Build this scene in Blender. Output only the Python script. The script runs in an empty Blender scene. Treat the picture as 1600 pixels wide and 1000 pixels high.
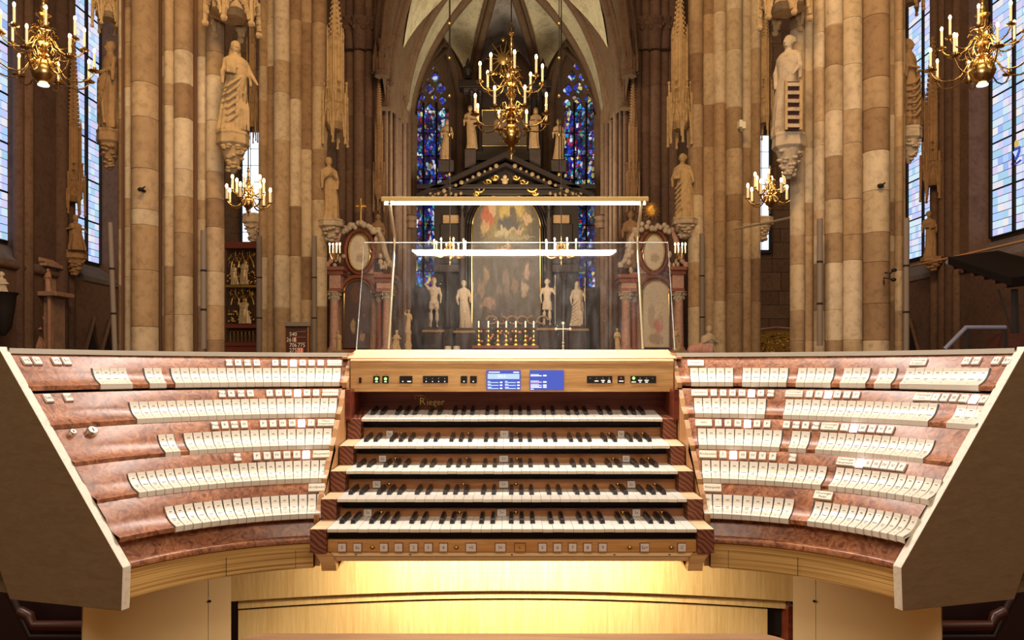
import bpy, bmesh, math, random
from mathutils import Vector, Matrix, noise
PI = math.pi
rnd = random.Random(7)
S = bpy.context.scene
COL = S.collection
H = 1.25            # eye height
F = 1200.0          # focal length in pixels of the 1600 px frame

# ------------------------------------------------------------------ camera, world, big lights, exposure
cd = bpy.data.cameras.new('camera'); cam = bpy.data.objects.new('camera', cd); COL.objects.link(cam)
cam.location = (0, 0, H); cam.rotation_euler = (PI/2, 0, 0)
cd.sensor_width = 36; cd.lens = 27; cd.shift_y = 75/1600; cd.clip_start = .05; cd.clip_end = 300
S.camera = cam
w = bpy.data.worlds.new('world'); S.world = w; w.use_nodes = True
w.node_tree.nodes['Background'].inputs[0].default_value = (1.0, .74, .50, 1)
w.node_tree.nodes['Background'].inputs[1].default_value = .22
S.view_settings.view_transform = 'Standard'; S.view_settings.look = 'None'
S.view_settings.gamma = 1; S.view_settings.use_curve_mapping = False; S.view_settings.exposure = 0
S.cycles.max_bounces = 6; S.cycles.diffuse_bounces = 3; S.cycles.glossy_bounces = 3
S.cycles.transparent_max_bounces = 12; S.cycles.caustics_reflective = False; S.cycles.caustics_refractive = False
S.cycles.sample_clamp_indirect = 4

def area(name, loc, target, sx, sy, power, col, spread=PI):
    d = bpy.data.lights.new(name, 'AREA'); d.shape = 'RECTANGLE'; d.size = sx; d.size_y = sy
    d.energy = power; d.color = col; d.spread = spread
    o = bpy.data.objects.new(name, d); COL.objects.link(o); o.location = loc
    o.rotation_euler = (Vector(target)-Vector(loc)).to_track_quat('-Z', 'Y').to_euler()
    return o
def point(name, loc, power, col, rad=.2):
    d = bpy.data.lights.new(name, 'POINT'); d.energy = power; d.color = col; d.shadow_soft_size = rad
    o = bpy.data.objects.new(name, d); COL.objects.link(o); o.location = loc
    return o
# lamps over the console
area('console_lamp', (0, 2.53, H+1.9), (0, 1.95, H-.3), 1.9, .16, 66, (1, .91, .83))
area('choir_light', (0, -1.3, H+2.3), (0, 1.9, H-.3), 2.6, .8, 66, (1, .86, .70))
# warm area lights added to brighten the nave, choir, apse and aisles
area('nave_fill', (0, 4, 17), (0, 18, 13), 9, 3, 3000, (1, .60, .25))
area('nave_low', (0, 4.5, 5.5), (0, 18, 3.5), 8, 2, 620, (1, .86, .70))
area('choir_fill', (0, 24, 17), (0, 46, 18), 8, 3, 1000, (1, .62, .36))
area('apse_light', (0, 46, 6), (0, 56, 7), 8, 3, 520, (1, .74, .52))
area('choir_low', (0, 27, 5.5), (0, 38, 3.5), 8, 1.5, 420, (1, .80, .58))
area('vault_light', (-.5, 44, 9), (0, 53, 26), 5, 4, 2300, (1, .84, .56))
area('aisle_left', (-12.5, 21, 9), (-16, 28, 5), 3, 3, 120, (1, .58, .32))
area('aisle_right', (12.5, 21, 9), (16, 28, 5), 3, 3, 150, (1, .58, .32))

# ------------------------------------------------------------------ helpers
def P(px, py, Y): return Vector(((px-800)*Y/F, Y, H-(py-575)*Y/F))

class MB:
    def __init__(s): s.v = []; s.f = []; s.m = []
    def add(s, vs, fs, mi=0):
        n = len(s.v); s.v += [tuple(v) for v in vs]
        for f in fs: s.f.append([n+i for i in f]); s.m.append(mi)
        return s
    def box(s, x0, x1, y0, y1, z0, z1, mi=0):
        v = [(x, y, z) for z in (z0, z1) for y in (y0, y1) for x in (x0, x1)]
        return s.add(v, [(0,2,3,1), (4,5,7,6), (0,1,5,4), (2,6,7,3), (0,4,6,2), (1,3,7,5)], mi)
    def prism(s, poly, a0, a1, axis='y', mi=0):
        n = len(poly)
        def pt(p, a): return {'y': (p[0], a, p[1]), 'x': (a, p[0], p[1]), 'z': (p[0], p[1], a)}[axis]
        v = [pt(p, a0) for p in poly]+[pt(p, a1) for p in poly]
        fs = [list(range(n)), list(range(2*n-1, n-1, -1))]+[(i, (i+1) % n, n+(i+1) % n, n+i) for i in range(n)]
        return s.add(v, fs, mi)
    def tube(s, path, r, seg=8, mi=0, cap=True, flat=None):
        path = [Vector(p) for p in path]; n = len(path)
        rs = r if isinstance(r, (list, tuple)) else [r]*n
        vs = []; up = Vector((0, 0, 1))
        for i, p in enumerate(path):
            t = (path[min(i+1, n-1)]-path[max(i-1, 0)])
            if t.length < 1e-9: t = Vector((0, 0, 1))
            t.normalize()
            a = t.cross(up)
            if a.length < .05: a = t.cross(Vector((0, 1, 0)))
            a.normalize(); b = a.cross(t)
            for k in range(seg):
                q = 2*PI*k/seg
                vs.append(p+a*math.cos(q)*rs[i]+b*math.sin(q)*rs[i]*(flat or 1))
        fs = [(i*seg+k, i*seg+(k+1) % seg, (i+1)*seg+(k+1) % seg, (i+1)*seg+k) for i in range(n-1) for k in range(seg)]
        if cap: fs += [list(range(seg)), list(range(n*seg-1, (n-1)*seg-1, -1))]
        return s.add(vs, fs, mi)
    def lathe(s, prof, c=(0, 0, 0), seg=16, mi=0, a0=0, ysc=1):
        vs = []; n = len(prof)
        for r, z in prof:
            for k in range(seg):
                q = a0+2*PI*k/seg
                vs.append((c[0]+r*math.cos(q), c[1]+r*math.sin(q)*ysc, c[2]+z))
        fs = [(i*seg+k, i*seg+(k+1) % seg, (i+1)*seg+(k+1) % seg, (i+1)*seg+k) for i in range(n-1) for k in range(seg)]
        fs += [list(range(seg)), list(range(n*seg-1, (n-1)*seg-1, -1))]
        return s.add(vs, fs, mi)
    def ball(s, c, r, seg=10, rings=7, mi=0):
        r = r if isinstance(r, (tuple, list)) else (r, r, r)
        vs = []
        for i in range(rings+1):
            a = -PI/2+PI*i/rings; a = max(-PI/2+.02, min(PI/2-.02, a))
            for k in range(seg):
                q = 2*PI*k/seg
                vs.append((c[0]+r[0]*math.cos(a)*math.cos(q), c[1]+r[1]*math.cos(a)*math.sin(q), c[2]+r[2]*math.sin(a)))
        fs = [(i*seg+k, i*seg+(k+1) % seg, (i+1)*seg+(k+1) % seg, (i+1)*seg+k) for i in range(rings) for k in range(seg)]
        fs += [list(range(seg)), list(range((rings+1)*seg-1, rings*seg-1, -1))]
        return s.add(vs, fs, mi)
    def grid(s, rows, mi=0, close=False):
        n = len(rows[0]); vs = [p for r in rows for p in r]
        fs = [(i*n+k, i*n+k+1, (i+1)*n+k+1, (i+1)*n+k) for i in range(len(rows)-1) for k in range(n-1)]
        if close: fs += [(i*n+n-1, i*n, (i+1)*n, (i+1)*n+n-1) for i in range(len(rows)-1)]
        return s.add(vs, fs, mi)
    def text(s, st, size, fn, mi=0, align='CENTER'):
        vs, fs = text_geo(st, align)
        return s.add([fn(x*size, y*size) for x, y in vs], fs, mi)
    def mesh(s, name, mats, smooth=None, recalc=True):
        me = bpy.data.meshes.new(name); me.from_pydata(s.v, [], s.f)
        for m in (mats if isinstance(mats, (list, tuple)) else [mats]): me.materials.append(m)
        for p, i in zip(me.polygons, s.m): p.material_index = i
        if recalc:
            bm = bmesh.new(); bm.from_mesh(me); bmesh.ops.recalc_face_normals(bm, faces=bm.faces); bm.to_mesh(me); bm.free()
        if smooth:
            for p in me.polygons: p.use_smooth = True
            me.set_sharp_from_angle(angle=math.radians(smooth))
        me.update(); return me
    def build(s, name, mats, parent=None, smooth=None, label=None, recalc=True, bevel=None):
        return put(name, s.mesh(name, mats, smooth, recalc), parent, label=label, bevel=bevel)

_tx = {}
def text_geo(st, align='CENTER'):
    k = (st, align)
    if k not in _tx:
        c = bpy.data.curves.new('t', 'FONT'); c.body = st; c.size = 1; c.align_x = align; c.align_y = 'CENTER'; c.resolution_u = 2
        o = bpy.data.objects.new('t', c); COL.objects.link(o)
        dg = bpy.context.evaluated_depsgraph_get()
        me = bpy.data.meshes.new_from_object(o.evaluated_get(dg))
        _tx[k] = ([(v.co.x, v.co.y) for v in me.vertices], [list(p.vertices) for p in me.polygons])
        bpy.data.objects.remove(o); bpy.data.curves.remove(c); bpy.data.meshes.remove(me)
    return _tx[k]

def wl(o):
    v = Vector((0, 0, 0))
    while o: v += o.location; o = o.parent
    return v
def put(name, me, parent=None, loc=None, label=None, bevel=None, rz=0, scale=None):
    """loc None: the mesh is in world coordinates"""
    o = bpy.data.objects.new(name, me); COL.objects.link(o)
    base = wl(parent) if parent else Vector((0, 0, 0))
    if parent: o.parent = parent
    o.location = (Vector(loc) if loc is not None else Vector((0, 0, 0)))-base
    if rz: o.rotation_euler = (0, 0, rz)
    if scale: o.scale = scale
    if label: o['label'] = label
    if bevel:
        b = o.modifiers.new('bevel', 'BEVEL'); b.width = bevel; b.segments = 2; b.limit_method = 'ANGLE'
    return o
def tag(o, label, cat, group=None, kind=None):
    o['label'] = label; o['category'] = cat
    if group: o['group'] = group
    if kind: o['kind'] = kind
    return o
def thing(name, label, cat, loc, group=None):
    o = bpy.data.objects.new(name, None); COL.objects.link(o); o.location = loc; o.empty_display_size = .1
    return tag(o, label, cat, group)
def struct(o, label=None):
    o['kind'] = 'structure'
    if label: o['label'] = label
    return o

# ------------------------------------------------------------------ materials
def mat(name, col, rough=.5, metal=0, emit=None, es=0, spec=.5, coat=0, sample=True):
    m = bpy.data.materials.new(name); m.use_nodes = True
    b = m.node_tree.nodes['Principled BSDF']
    b.inputs['Base Color'].default_value = (*col, 1); b.inputs['Roughness'].default_value = rough
    b.inputs['Metallic'].default_value = metal; b.inputs['Specular IOR Level'].default_value = spec
    b.inputs['Coat Weight'].default_value = coat; b.inputs['Coat Roughness'].default_value = .12
    if emit: b.inputs['Emission Color'].default_value = (*emit, 1); b.inputs['Emission Strength'].default_value = es
    if not sample: m.cycles.emission_sampling = 'NONE'
    return m
class NT:
    def __init__(s, m): s.m = m; s.t = m.node_tree; s.b = s.t.nodes['Principled BSDF']
    def n(s, typ, **kw):
        x = s.t.nodes.new('ShaderNode'+typ)
        for k, v in kw.items():
            if k in x.bl_rna.properties.keys() and k not in ('inputs',): setattr(x, k, v)
            else: x.inputs[k.replace('_', ' ')].default_value = v
        return x
    def l(s, a, b): s.t.links.new(a, b)
    def co(s, scale=(1, 1, 1), rot=(0, 0, 0), kind='Object'):
        tc = s.t.nodes.new('ShaderNodeTexCoord'); mp = s.t.nodes.new('ShaderNodeMapping')
        mp.inputs['Scale'].default_value = scale; mp.inputs['Rotation'].default_value = rot
        s.l(tc.outputs[kind], mp.inputs['Vector']); return mp.outputs[0]
    def ramp(s, fac, stops, interp='LINEAR'):
        r = s.t.nodes.new('ShaderNodeValToRGB'); e = r.color_ramp.elements; r.color_ramp.interpolation = interp
        while len(e) < len(stops): e.new(.5)
        for x, (p, c) in zip(e, stops): x.position = p; x.color = (*c, 1) if len(c) == 3 else c
        s.l(fac, r.inputs[0]); return r.outputs[0]
    def noise(s, vec, scale, detail=4, rough=.55, dist=0):
        n = s.t.nodes.new('ShaderNodeTexNoise'); n.inputs['Scale'].default_value = scale; n.inputs['Detail'].default_value = detail
        n.inputs['Roughness'].default_value = rough; n.inputs['Distortion'].default_value = dist
        s.l(vec, n.inputs['Vector']); return n.outputs[0]
    def mix(s, a, b, fac, typ='MIX'):
        x = s.t.nodes.new('ShaderNodeMix'); x.data_type = 'RGBA'; x.blend_type = typ
        for v, i in ((fac, 0), (a, 6), (b, 7)):
            if hasattr(v, 'links'): s.l(v, x.inputs[i])
            else: x.inputs[i].default_value = v if i == 0 else (*v, 1)
        return x.outputs[2]
    def math(s, op, a, b=0.0):
        x = s.t.nodes.new('ShaderNodeMath'); x.operation = op
        for v, i in ((a, 0), (b, 1)):
            if hasattr(v, 'links'): s.l(v, x.inputs[i])
            else: x.inputs[i].default_value = v
        return x.outputs[0]
    def bump(s, h, strength=.3, dist=.01):
        b = s.t.nodes.new('ShaderNodeBump'); b.inputs['Strength'].default_value = strength; b.inputs['Distance'].default_value = dist
        s.l(h, b.inputs['Height']); s.l(b.outputs[0], s.b.inputs['Normal'])
    def color(s, c): s.l(c, s.b.inputs['Base Color'])

def wood(name, c1, c2, c3, grain='x', rough=.4, sc=1, coat=0, amt=1):
    m = mat(name, c1, rough, coat=coat); t = NT(m)
    big = {'x': (3, 60, 60), 'y': (60, 3, 60), 'z': (60, 60, 3)}[grain]
    v = t.co(tuple(b*sc for b in big))
    n1 = t.noise(v, 1.0, 5, .6, .6); n2 = t.noise(v, 4.0, 3, .6)
    a = t.ramp(n1, [(.33, c2), (.5, c1), (.68, c3)])
    b = t.ramp(n2, [(.35, (.62, .62, .62)), (.6, (1, 1, 1))])
    t.color(t.mix(a, b, .55*amt, 'MULTIPLY')); t.bump(n2, .08, .002)
    return m
def burl(name):
    m = mat(name, (.4, .2, .12), .38, coat=.22, spec=.4); t = NT(m); m.node_tree.nodes['Principled BSDF'].inputs['Coat Roughness'].default_value = .22
    v = t.co((1, 1, 1))
    n0 = t.noise(v, 9, 3, .6, 1.5); n1 = t.noise(v, 30, 4, .6, 3.2); n2 = t.noise(v, 150, 3, .6, 1.0)
    c = t.ramp(n1, [(.30, (.11, .03, .010)), (.42, (.28, .10, .040)), (.55, (.40, .175, .078)), (.70, (.49, .25, .13))])
    c = t.mix(c, t.ramp(n0, [(.35, (.62, .5, .52)), (.6, (1.15, 1.0, .92))]), .8, 'MULTIPLY')
    vo = t.n('TexVoronoi', Scale=120.0); t.l(v, vo.inputs['Vector'])
    msk = t.math('MULTIPLY', t.ramp(vo.outputs['Distance'], [(.1, (1, 1, 1)), (.26, (0, 0, 0))]), t.ramp(n0, [(.47, (0, 0, 0)), (.6, (1, 1, 1))]))
    c = t.mix(c, (.09, .022, .012), t.math('MULTIPLY', msk, .8))
    c = t.mix(c, t.ramp(n2, [(.4, (.75, .7, .7)), (.6, (1.1, 1.1, 1.1))]), .5, 'MULTIPLY')
    t.color(c); return m
def stone(name, stops, rough=.85, nz=.5, bump=.35, emit=0):
    m = mat(name, stops[0], rough, spec=.25); t = NT(m)
    oi = t.n('ObjectInfo'); v = t.n('NewGeometry').outputs['Position']
    add = t.n('VectorMath'); add.operation = 'ADD'
    k = t.n('VectorMath'); k.operation = 'SCALE'; k.inputs[0].default_value = (13, 7, 29); t.l(oi.outputs['Random'], k.inputs['Scale'])
    t.l(v, add.inputs[0]); t.l(k.outputs[0], add.inputs[1])
    n = len(stops)
    base = t.ramp(oi.outputs['Random'], [(i/n, c) for i, c in enumerate(stops)], 'CONSTANT')
    a = t.noise(add.outputs[0], 1.1, 6, .62, .5); b = t.noise(add.outputs[0], 7, 5, .6)
    c = t.mix(base, t.ramp(a, [(.3, (.55, .5, .45)), (.52, (1, 1, 1)), (.75, (1.15, 1.13, 1.05))]), nz, 'MULTIPLY')
    c = t.mix(c, t.ramp(b, [(.3, (.6, .56, .52)), (.5, (1, 1, 1)), (.7, (1.12, 1.1, 1.06))]), .65, 'MULTIPLY')
    t.color(c); t.bump(b, bump, .02); return m
M = {}
M['burl'] = burl('burl_veneer')
M['elm'] = wood('elm_wood', (.58, .31, .115), (.47, .235, .08), (.66, .39, .16), 'x', .4)
M['elm_lit'] = wood('elm_lit', (.78, .54, .32), (.68, .44, .24), (.84, .62, .40), 'x', .4)  # paler copy of elm: lamplight from above put into the colour
M['ply'] = wood('laminated_elm', (.56, .33, .11), (.40, .21, .06), (.66, .42, .17), 'z', .45)
M['ply_h'] = mat('laminated_edge', (.56, .33, .12), .45)
t = NT(M['ply_h']); v = t.co((1.5, 1.5, 380)); n1 = t.noise(v, 1, 2, .7, .2); t.color(t.ramp(n1, [(.38, (.36, .18, .045)), (.5, (.62, .36, .11)), (.62, (.74, .47, .17))]))
M['elm_v'] = wood('elm_upright_grain', (.68, .46, .19), (.61, .39, .145), (.73, .52, .24), 'z', .4, 2.2, 0, .5)
M['rail'] = wood('rail_wood', (.42, .16, .045), (.30, .10, .028), (.52, .22, .07), 'x', .35, coat=.1)
M['slip'] = wood('slip_wood', (.60, .29, .085), (.50, .22, .06), (.68, .36, .12), 'x', .4)
M['red'] = wood('dark_red_wood', (.17, .032, .014), (.11, .018, .009), (.2, .045, .02), 'x', .35)
M['endgrain'] = mat('end_grain', (.2, .06, .03), .5)
t = NT(M['endgrain']); v = t.co((1, 0, 1), (0, .9, 0)); wv = t.n('TexWave', Scale=30.0, Distortion=5.0, Detail=1.0); t.l(v, wv.inputs['Vector'])
t.color(t.ramp(wv.outputs[0], [(.2, (.11, .026, .013)), (.8, (.26, .085, .04))]))
M['edge'] = wood('edge_wood', (.50, .25, .10), (.40, .18, .07), (.58, .31, .14), 'z', .4)
M['cream'] = mat('lit_edge_cream', (.74, .66, .53), .5)  # side board edge: the strong light on it put into the colour
t = NT(M['cream']); t.color(t.ramp(t.noise(t.co((1, 1, 1)), 90, 5, .7), [(.3, (.62, .53, .40)), (.45, (.76, .68, .56)), (.7, (.82, .75, .64))]))
M['tan'] = mat('tan_painted_board', (.42, .29, .16), .55)
t = NT(M['tan']); n1 = t.noise(t.co((6, 6, 22)), 3, 6, .75, 1.0); n2 = t.noise(t.co((40, 40, 9)), 3, 6, .8, .5)
t.color(t.mix(t.mix((.25, .145, .068), (.205, .115, .052), t.ramp(n1, [(.4, (0, 0, 0)), (.65, (1, 1, 1))])), (.50, .36, .21), t.ramp(n2, [(.70, (0, 0, 0)), (.74, (1, 1, 1))])))
M['ped'] = mat('pedestal_lacquer', (.66, .47, .25), .45)
M['mould'] = mat('bounce_lit_moulding', (.86, .60, .30), .4)  # lighter than the wood around it: bounced light put into the colour
M['ivory'] = mat('ivory_tab', (.74, .66, .55), .3, coat=.15)
M['label'] = mat('label_plate', (.70, .63, .50), .4)
M['pistonw'] = mat('piston_face', (.74, .64, .56), .4)
M['pistonb'] = mat('piston_rim', (.16, .05, .025), .4)
M['lit'] = mat('lit_button', (1, 1, 1), .3, emit=(1, .98, 1), es=3.0, sample=False)
M['bone'] = mat('key_bone', (.88, .83, .76), .22, coat=.3)
M['bonef'] = mat('key_front', (.78, .66, .50), .35)
M['ebony'] = mat('key_ebony', (.008, .005, .005), .28, spec=.4)
M['ink'] = mat('ink', (.07, .055, .05), .7)
M['inkd'] = mat('ink_dark', (.03, .025, .025), .6)
M['black'] = mat('black_plastic', (.012, .009, .008), .35)
M['felt'] = mat('black_felt', (.012, .007, .008), .9)
M['brass'] = mat('brass', (.62, .42, .17), .24, 1)
M['stay'] = mat('lamplit_stay', (1, .9, .62), .38, 1)  # brass made paler, the lamp's glow on the stays put into its colour
M['brassd'] = mat('aged_brass', (.62, .42, .16), .3, 1)
M['gold'] = mat('gilt', (.85, .60, .20), .35, 1)
M['chrome'] = mat('chrome', (.85, .85, .87), .15, 1)
M['white'] = mat('candle_white', (.92, .9, .82), .5)
M['candle'] = mat('candle_wax', (.95, .85, .62), .5, emit=(1, .72, .35), es=.35, sample=False)
M['flame'] = mat('candle_flame', (1, .8, .4), .5, emit=(1, .74, .36), es=14, sample=False)
M['tube'] = mat('lamp_tube', (1, 1, 1), .5, emit=(1, .88, .66), es=2.2, sample=False)
M['tubeb'] = mat('lamp_diffuser', (1, 1, 1), .5, emit=(1, .95, .88), es=60, sample=False)
M['green'] = mat('green_led', (.2, .8, .2), .4, emit=(.25, 1, .12), es=2.2, sample=False)
M['redled'] = mat('red_led', (.6, .05, .03), .4, emit=(1, .05, .03), es=.5, sample=False)
M['dot'] = mat('grey_dot', (.4, .42, .42), .5)
M['print'] = mat('white_print', (.85, .85, .85), .5, emit=(1, 1, 1), es=.35, sample=False)
M['screen'] = mat('blue_screen', (.02, .03, .1), .4, emit=(.055, .09, .48), es=1, sample=False)
M['screenl'] = mat('pale_screen', (.1, .1, .1), .4, emit=(.48, .68, 1), es=1, sample=False)
M['screenw'] = mat('screen_writing', (.1, .1, .1), .4, emit=(.85, .92, 1), es=1.2, sample=False)
M['pinkw'] = mat('screen_pink', (.1, .1, .1), .4, emit=(.9, .6, .9), es=1, sample=False)
M['greyrail'] = mat('top_rim', (.60, .54, .44), .5)
M['darkred'] = mat('dark_stained_wood', (.03, .006, .004), .5)
M['darkrail'] = mat('stall_moulding', (.07, .018, .008), .35)
M['bench'] = wood('bench_wood', (.34, .18, .09), (.27, .135, .065), (.40, .225, .12), 'x', .4)
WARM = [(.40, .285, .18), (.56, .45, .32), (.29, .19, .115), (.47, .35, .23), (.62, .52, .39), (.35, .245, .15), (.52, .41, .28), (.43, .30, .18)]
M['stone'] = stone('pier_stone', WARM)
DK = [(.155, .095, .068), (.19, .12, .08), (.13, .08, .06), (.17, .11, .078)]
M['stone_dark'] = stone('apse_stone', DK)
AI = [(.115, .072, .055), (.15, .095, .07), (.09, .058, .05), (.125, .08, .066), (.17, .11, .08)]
M['groove'] = mat('shadowed_core', (.15, .075, .045), .9)  # darkened to paint the shade in the grooves between the shafts
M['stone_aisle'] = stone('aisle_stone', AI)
M['sill'] = stone('sill_slate', [(.16, .145, .15)])
M['carve'] = stone('carved_sandstone', [(.50, .36, .20)], bump=.5)
M['carve_dark'] = stone('carved_dark_stone', [(.34, .22, .12)], bump=.5)
M['carve_grey'] = stone('carved_grey_stone', [(.52, .43, .33)], bump=.4)
M['marble'] = stone('white_marble', [(.66, .60, .52)], bump=.2)
M['marble_red'] = stone('red_marble', [(.30, .11, .07)], rough=.4, bump=.1)
M['marble_pink'] = stone('pink_marble', [(.50, .30, .23)], rough=.5, bump=.1)
M['marble_black'] = stone('black_marble', [(.016, .011, .011)], rough=.4, bump=.1)
M['marble_blackl'] = stone('worn_black_marble', [(.045, .032, .03)], rough=.6, bump=.2)
M['web'] = stone('vault_plaster', [(.55, .50, .36)], nz=.7, bump=.1)
M['webs'] = stone('sooty_plaster', [(.36, .33, .32)], nz=.9, bump=.1)
M['rib'] = stone('vault_rib', [(.125, .078, .05)])
M['pipe'] = mat('grey_pipe', (.22, .18, .155), .7)
M['rosette'] = mat('dull_gilt', (.26, .17, .09), .6)
M['iron'] = mat('dark_iron', (.022, .018, .02), .7, spec=.2)
M['soot'] = mat('soot_black', (.012, .009, .009), .95, spec=.05)
M['steel'] = mat('painted_steel', (.16, .17, .27), .5)
M['floor'] = stone('floor_stone', [(.16, .09, .06)], rough=.4)
M['carpet'] = mat('red_carpet', (.06, .008, .006), .95)
M['board'] = wood('notice_board', (.075, .02, .015), (.05, .012, .01), (.1, .03, .02), 'x', .5)
M['redpaint'] = mat('red_paint', (.22, .05, .028), .6)
M['redcard'] = mat('red_card', (.75, .2, .14), .6)
M['pinkcloth'] = mat('pink_cloth', (.55, .30, .28), .8)
M['foliage'] = mat('green_leaves', (.10, .15, .04), .7)
M['rosef'] = mat('rose_petals', (.6, .22, .16), .7)

def glassmat(name, stops, scale, strength, lead=.06):
    m = mat(name, (.02, .02, .02), .6); t = NT(m); v = t.co((1, 1, 1))
    vo = t.n('TexVoronoi', Scale=scale); t.l(v, vo.inputs['Vector'])
    ve = t.n('TexVoronoi', Scale=scale); ve.feature = 'DISTANCE_TO_EDGE'; t.l(v, ve.inputs['Vector'])
    sx = t.n('SeparateColor'); t.l(vo.outputs['Color'], sx.inputs[0])
    n = len(stops); c = t.ramp(sx.outputs[0], [(i/n, c) for i, c in enumerate(stops)], 'CONSTANT')
    big = t.noise(v, scale*.22, 2); c = t.mix(c, t.ramp(big, [(.38, (.15, .15, .2)), (.6, (1.2, 1.2, 1.2))]), 1, 'MULTIPLY')
    e = t.ramp(ve.outputs['Distance'], [(lead*.6, (0, 0, 0)), (lead, (1, 1, 1))])
    t.l(t.mix((0, 0, 0), c, e), t.b.inputs['Emission Color']); t.b.inputs['Emission Strength'].default_value = strength
    m.cycles.emission_sampling = 'NONE'; return m
BL = [(.02, .04, .55), (.05, .25, .85), (.01, .01, .2), (.55, .75, 1), (.35, .02, .03), (.03, .02, .12), (.02, .35, .35), (.7, .6, .2), (.02, .06, .5), (.02, .02, .1), (.8, .8, .9), (.25, .05, .3)]
M['stained'] = glassmat('stained_glass', BL, 3.6, .9, .07)
M['stainedt'] = glassmat('tracery_glass', [(.02, .05, .6), (.5, .6, .9), (.45, .3, .3), (.03, .1, .7), (.7, .55, .2), (.02, .02, .3), (.1, .4, .3)], 3.2, 1.0, .07)
def quarry(name, strength, seed):
    m = mat(name, (.05, .05, .06), .3); t = NT(m)
    oi = t.n('ObjectInfo')
    c = t.ramp(oi.outputs['Random'], [(0, (.42, .62, .95)), (.14, (.62, .74, .95)), (.3, (.52, .58, .92)), (.42, (.74, .74, .86)), (.55, (.38, .62, .82)), (.68, (.66, .60, .86)), (.8, (.60, .80, .88)), (.9, (.82, .78, .78)), (.96, (.30, .46, .86))], 'CONSTANT')
    t.l(c, t.b.inputs['Emission Color']); t.b.inputs['Emission Strength'].default_value = strength
    m.cycles.emission_sampling = 'NONE'; return m
M['quarry'] = quarry('window_quarry', 1.05, 1)
M['quarry2'] = quarry('window_quarry_dim', .7, 2)
M['daylight'] = mat('bright_glass', (.3, .3, .3), .4, emit=(.78, .88, 1), es=1.3, sample=False)

def paint_mat(name, base, blobs, dist=.25, scale=1.0, es=0):
    """a flat picture: soft blobs of paint in the plane x,z of its object, -1..1"""
    m = mat(name, base, .55); t = NT(m); v = t.co((1, 1, 1))
    nz = t.t.nodes.new('ShaderNodeTexNoise'); nz.inputs['Scale'].default_value = 3.2*scale; nz.inputs['Detail'].default_value = 5
    t.l(v, nz.inputs['Vector'])
    sub = t.n('VectorMath'); sub.operation = 'SUBTRACT'; t.l(nz.outputs['Color'], sub.inputs[0]); sub.inputs[1].default_value = (.5, .5, .5)
    ms = t.n('VectorMath'); ms.operation = 'SCALE'; ms.inputs['Scale'].default_value = dist*2; t.l(sub.outputs[0], ms.inputs[0])
    ad = t.n('VectorMath'); ad.operation = 'ADD'; t.l(v, ad.inputs[0]); t.l(ms.outputs[0], ad.inputs[1])
    c = base
    for cx, cz, rx, rz, col in blobs:
        mp = t.t.nodes.new('ShaderNodeMapping'); mp.inputs['Location'].default_value = (-cx/rx, 0, -cz/rz); mp.inputs['Scale'].default_value = (1/rx, 0, 1/rz)
        t.l(ad.outputs[0], mp.inputs[0])
        ln = t.n('VectorMath'); ln.operation = 'LENGTH'; t.l(mp.outputs[0], ln.inputs[0])
        fac = t.ramp(ln.outputs['Value'], [(.62, (1, 1, 1)), (1.0, (0, 0, 0))])
        c = t.mix(c, col, fac)
    n2 = t.noise(v, 9*scale, 5, .7); c = t.mix(c, t.ramp(n2, [(.3, (.55, .5, .5)), (.65, (1.15, 1.15, 1.1))]), .8, 'MULTIPLY')
    t.color(c)
    return m
# ------------------------------------------------------------------ the organ console
console = thing('organ_console', 'large five-manual organ console with burl stop jambs curving round both sides', 'organ console', (0, 1.9, 0))
CX, CY = -.40, 1.445                 # axis of the left jamb (the right one is mirrored)
RT = [.725, .648, .571, .494, .42]   # lip radius of the tiers, top to bottom
ZT = [H-.0506, H-.134, H-.212, H-.288, H-.363]
TH0 = math.radians(20)
PROF = [(0, 0), (0, .010), (.004, .0118), (.012, .0145), (.020, .018), (.028, .0235), (.036, .031), (.042, .0395), (.046, .048)]
def th_end(r, x=.478): return math.acos((x+CX)/r)
def warp(r, th):      # the jamb tightens towards its outer end
    s_ = max(0, (math.radians(80)-th)/math.radians(60)); return r+s_*s_*(.56-r)*.157
def wp(sd, r, th, z):
    r = warp(r, th); return (sd*(-CX+r*math.cos(th)), CY+r*math.sin(th), z)
def th_of(px, r):
    """angle at which a circle of radius r crosses the sight line px (left half, 0..800)"""
    q = (px-800)/F; a, b = math.radians(14), math.radians(100)
    f = lambda th: (CX-warp(r, th)*math.cos(th))/(CY+warp(r, th)*math.sin(th))-q
    for _ in range(40):
        m_ = (a+b)/2
        if f(m_) > 0: b = m_
        else: a = m_
    return (a+b)/2

def sweep(sd, prof, t0, t1, n=36, mb=None, mi=0):
    """prof: list of (r, z); t0, t1: angles or functions of r"""
    mb = mb or MB(); rows = []
    for r, z in prof:
        a = t0(r) if callable(t0) else t0; b = t1(r) if callable(t1) else t1
        rows.append([wp(sd, r, a+(b-a)*i/n, z) for i in range(n+1)])
    mb.grid(rows, mi); return mb

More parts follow.
